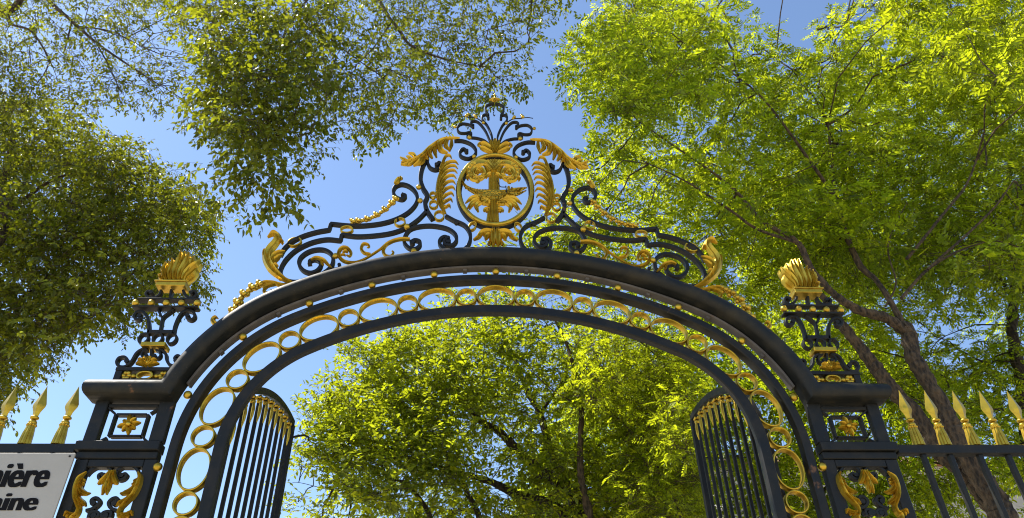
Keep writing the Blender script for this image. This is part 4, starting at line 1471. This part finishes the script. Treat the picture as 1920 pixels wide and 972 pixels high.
# ---- more trees behind, right
tree('ash_tree', (bp(1930, 900, 7.0)[0], 7.0, 0), 'straight dark trunk at the right edge of the view behind the forked tree', G, BARK_D, LEAF_BACK,
     [[(1950, 1000, 7.0, .17), (1925, 800, 7.0, .15), (1917, 723, 7.0, .14), (1898, 618, 7.0, .12), (1904, 512, 7.0, .11), (1885, 400, 7.0, .09), (1900, 280, 7.0, .06)], [(1900, 560, 7.0, .05), (1840, 480, 7, .035), (1760, 440, 7, .02)]],
     [[(bp(1950, 1000, 7.0)[0], 7.0, 0, .22), (bp(1950, 1000, 7.0)[0], 7.0, 1.5, .2), (*bp(1950, 1000, 7.0), .17)]],
     [dict(poly=[(1380, 380), (1480, 200), (1650, 150), (2060, 60), (2060, 1080), (1960, 1080), (1930, 900), (1850, 820), (1780, 800), (1560, 800), (1440, 720)], Y=(6.2, 9.5), clumps=340, sprays=24, r=.36, twig=.32, nleaf=10, size=.12, asp=.42, droop=.2, tw=.3, br=.01)], 'pinnate')
tree('broadleaf_tree', (6.2, 11.5, 0), 'shaded green tree low behind the right gate leaf and pier', G, BARK_D, LEAF_BACK,
     [[(1500, 1150, 11.5, .16), (1480, 1000, 11.5, .13), (1440, 850, 11.5, .1), (1400, 740, 11.5, .06)], [(1480, 1000, 11.5, .08), (1580, 880, 11.5, .05), (1640, 800, 11.5, .03)]],
     [[(bp(1500, 1150, 11.5)[0], 11.5, 0, .2), (*bp(1500, 1150, 11.5), .16)]],
     [dict(poly=[(1200, 640), (1300, 560), (1500, 600), (1780, 700), (1900, 780), (1960, 900), (1900, 930), (1830, 950), (1900, 1120), (1180, 1120)], Y=(9.5, 13.5), clumps=270, sprays=28, r=.42, twig=.42, nleaf=8, size=.16, asp=.42, droop=.2, tw=.3, br=.014)], 'simple')
tree('broadleaf_tree', (1.0, 14.5, 0), 'leafy background tree filling the gaps behind the framed bright tree', G, BARK_D, LEAF_BACK,
     [[(1010, 1150, 14.5, .2), (1000, 950, 14.5, .15), (1040, 800, 14.5, .08)]],
     [[(bp(1010, 1150, 14.5)[0], 14.5, 0, .24), (*bp(1010, 1150, 14.5), .2)]],
     [dict(poly=[(930, 1120), (960, 960), (1010, 850), (1080, 700), (1250, 680), (1330, 800), (1330, 1120)], Y=(12.8, 16), clumps=130, sprays=32, r=.55, twig=.44, nleaf=8, size=.18, asp=.44, droop=.2, tw=.3, br=.016)], 'simple')

# ---- pale house far behind the right railing
house = empty('stone_house', (14.5, 26, 0), 'pale stone house glimpsed behind the foliage beyond the right railing', 'house')
m, nt, bs = new_mat('pale_stone')
nz = noise(nt, 2.0, 8, .6)
r = ramp(nt, nz.outputs[0], [(.3, (.36, .33, .28)), (.7, (.52, .49, .43))])
nt.links.new(r.outputs[0], bs.inputs['Base Color']); bs.inputs['Roughness'].default_value = .9
bm = bmesh.new(); box(bm, 9.5, 22, 22.5, 32, 0, 13.2, .03); build('wall', bm, m, house)
m2, nt, bs = new_mat('clay_tile')
nz = noise(nt, 4, 6); r = ramp(nt, nz.outputs[0], [(.3, (.26, .11, .06)), (.7, (.40, .20, .11))]); nt.links.new(r.outputs[0], bs.inputs['Base Color'])
bm = bmesh.new()
v = [bm.verts.new(p) for p in ((9.1, 22.1, 13.21), (22.4, 22.1, 13.21), (22.4, 32.4, 13.21), (9.1, 32.4, 13.21), (12.5, 27.2, 15.6), (19, 27.2, 15.6))]
for f in ((0, 1, 5, 4), (1, 2, 5), (2, 3, 4, 5), (3, 0, 4), (0, 3, 2, 1)): bm.faces.new([v[i] for i in f])
build('roof', bm, m2, house)
m3, nt, bs = new_mat('grey_shutter'); bs.inputs['Base Color'].default_value = (.18, .22, .24, 1)
for z in (1.0, 5.0, 9.2):
    for x in (11, 14, 17, 20):
        bm = bmesh.new(); box(bm, x - .55, x + .55, 22.42, 22.497, z, z + 1.9, .02); build('window', bm, m3, house)
print('LEAVES', LEAVES)
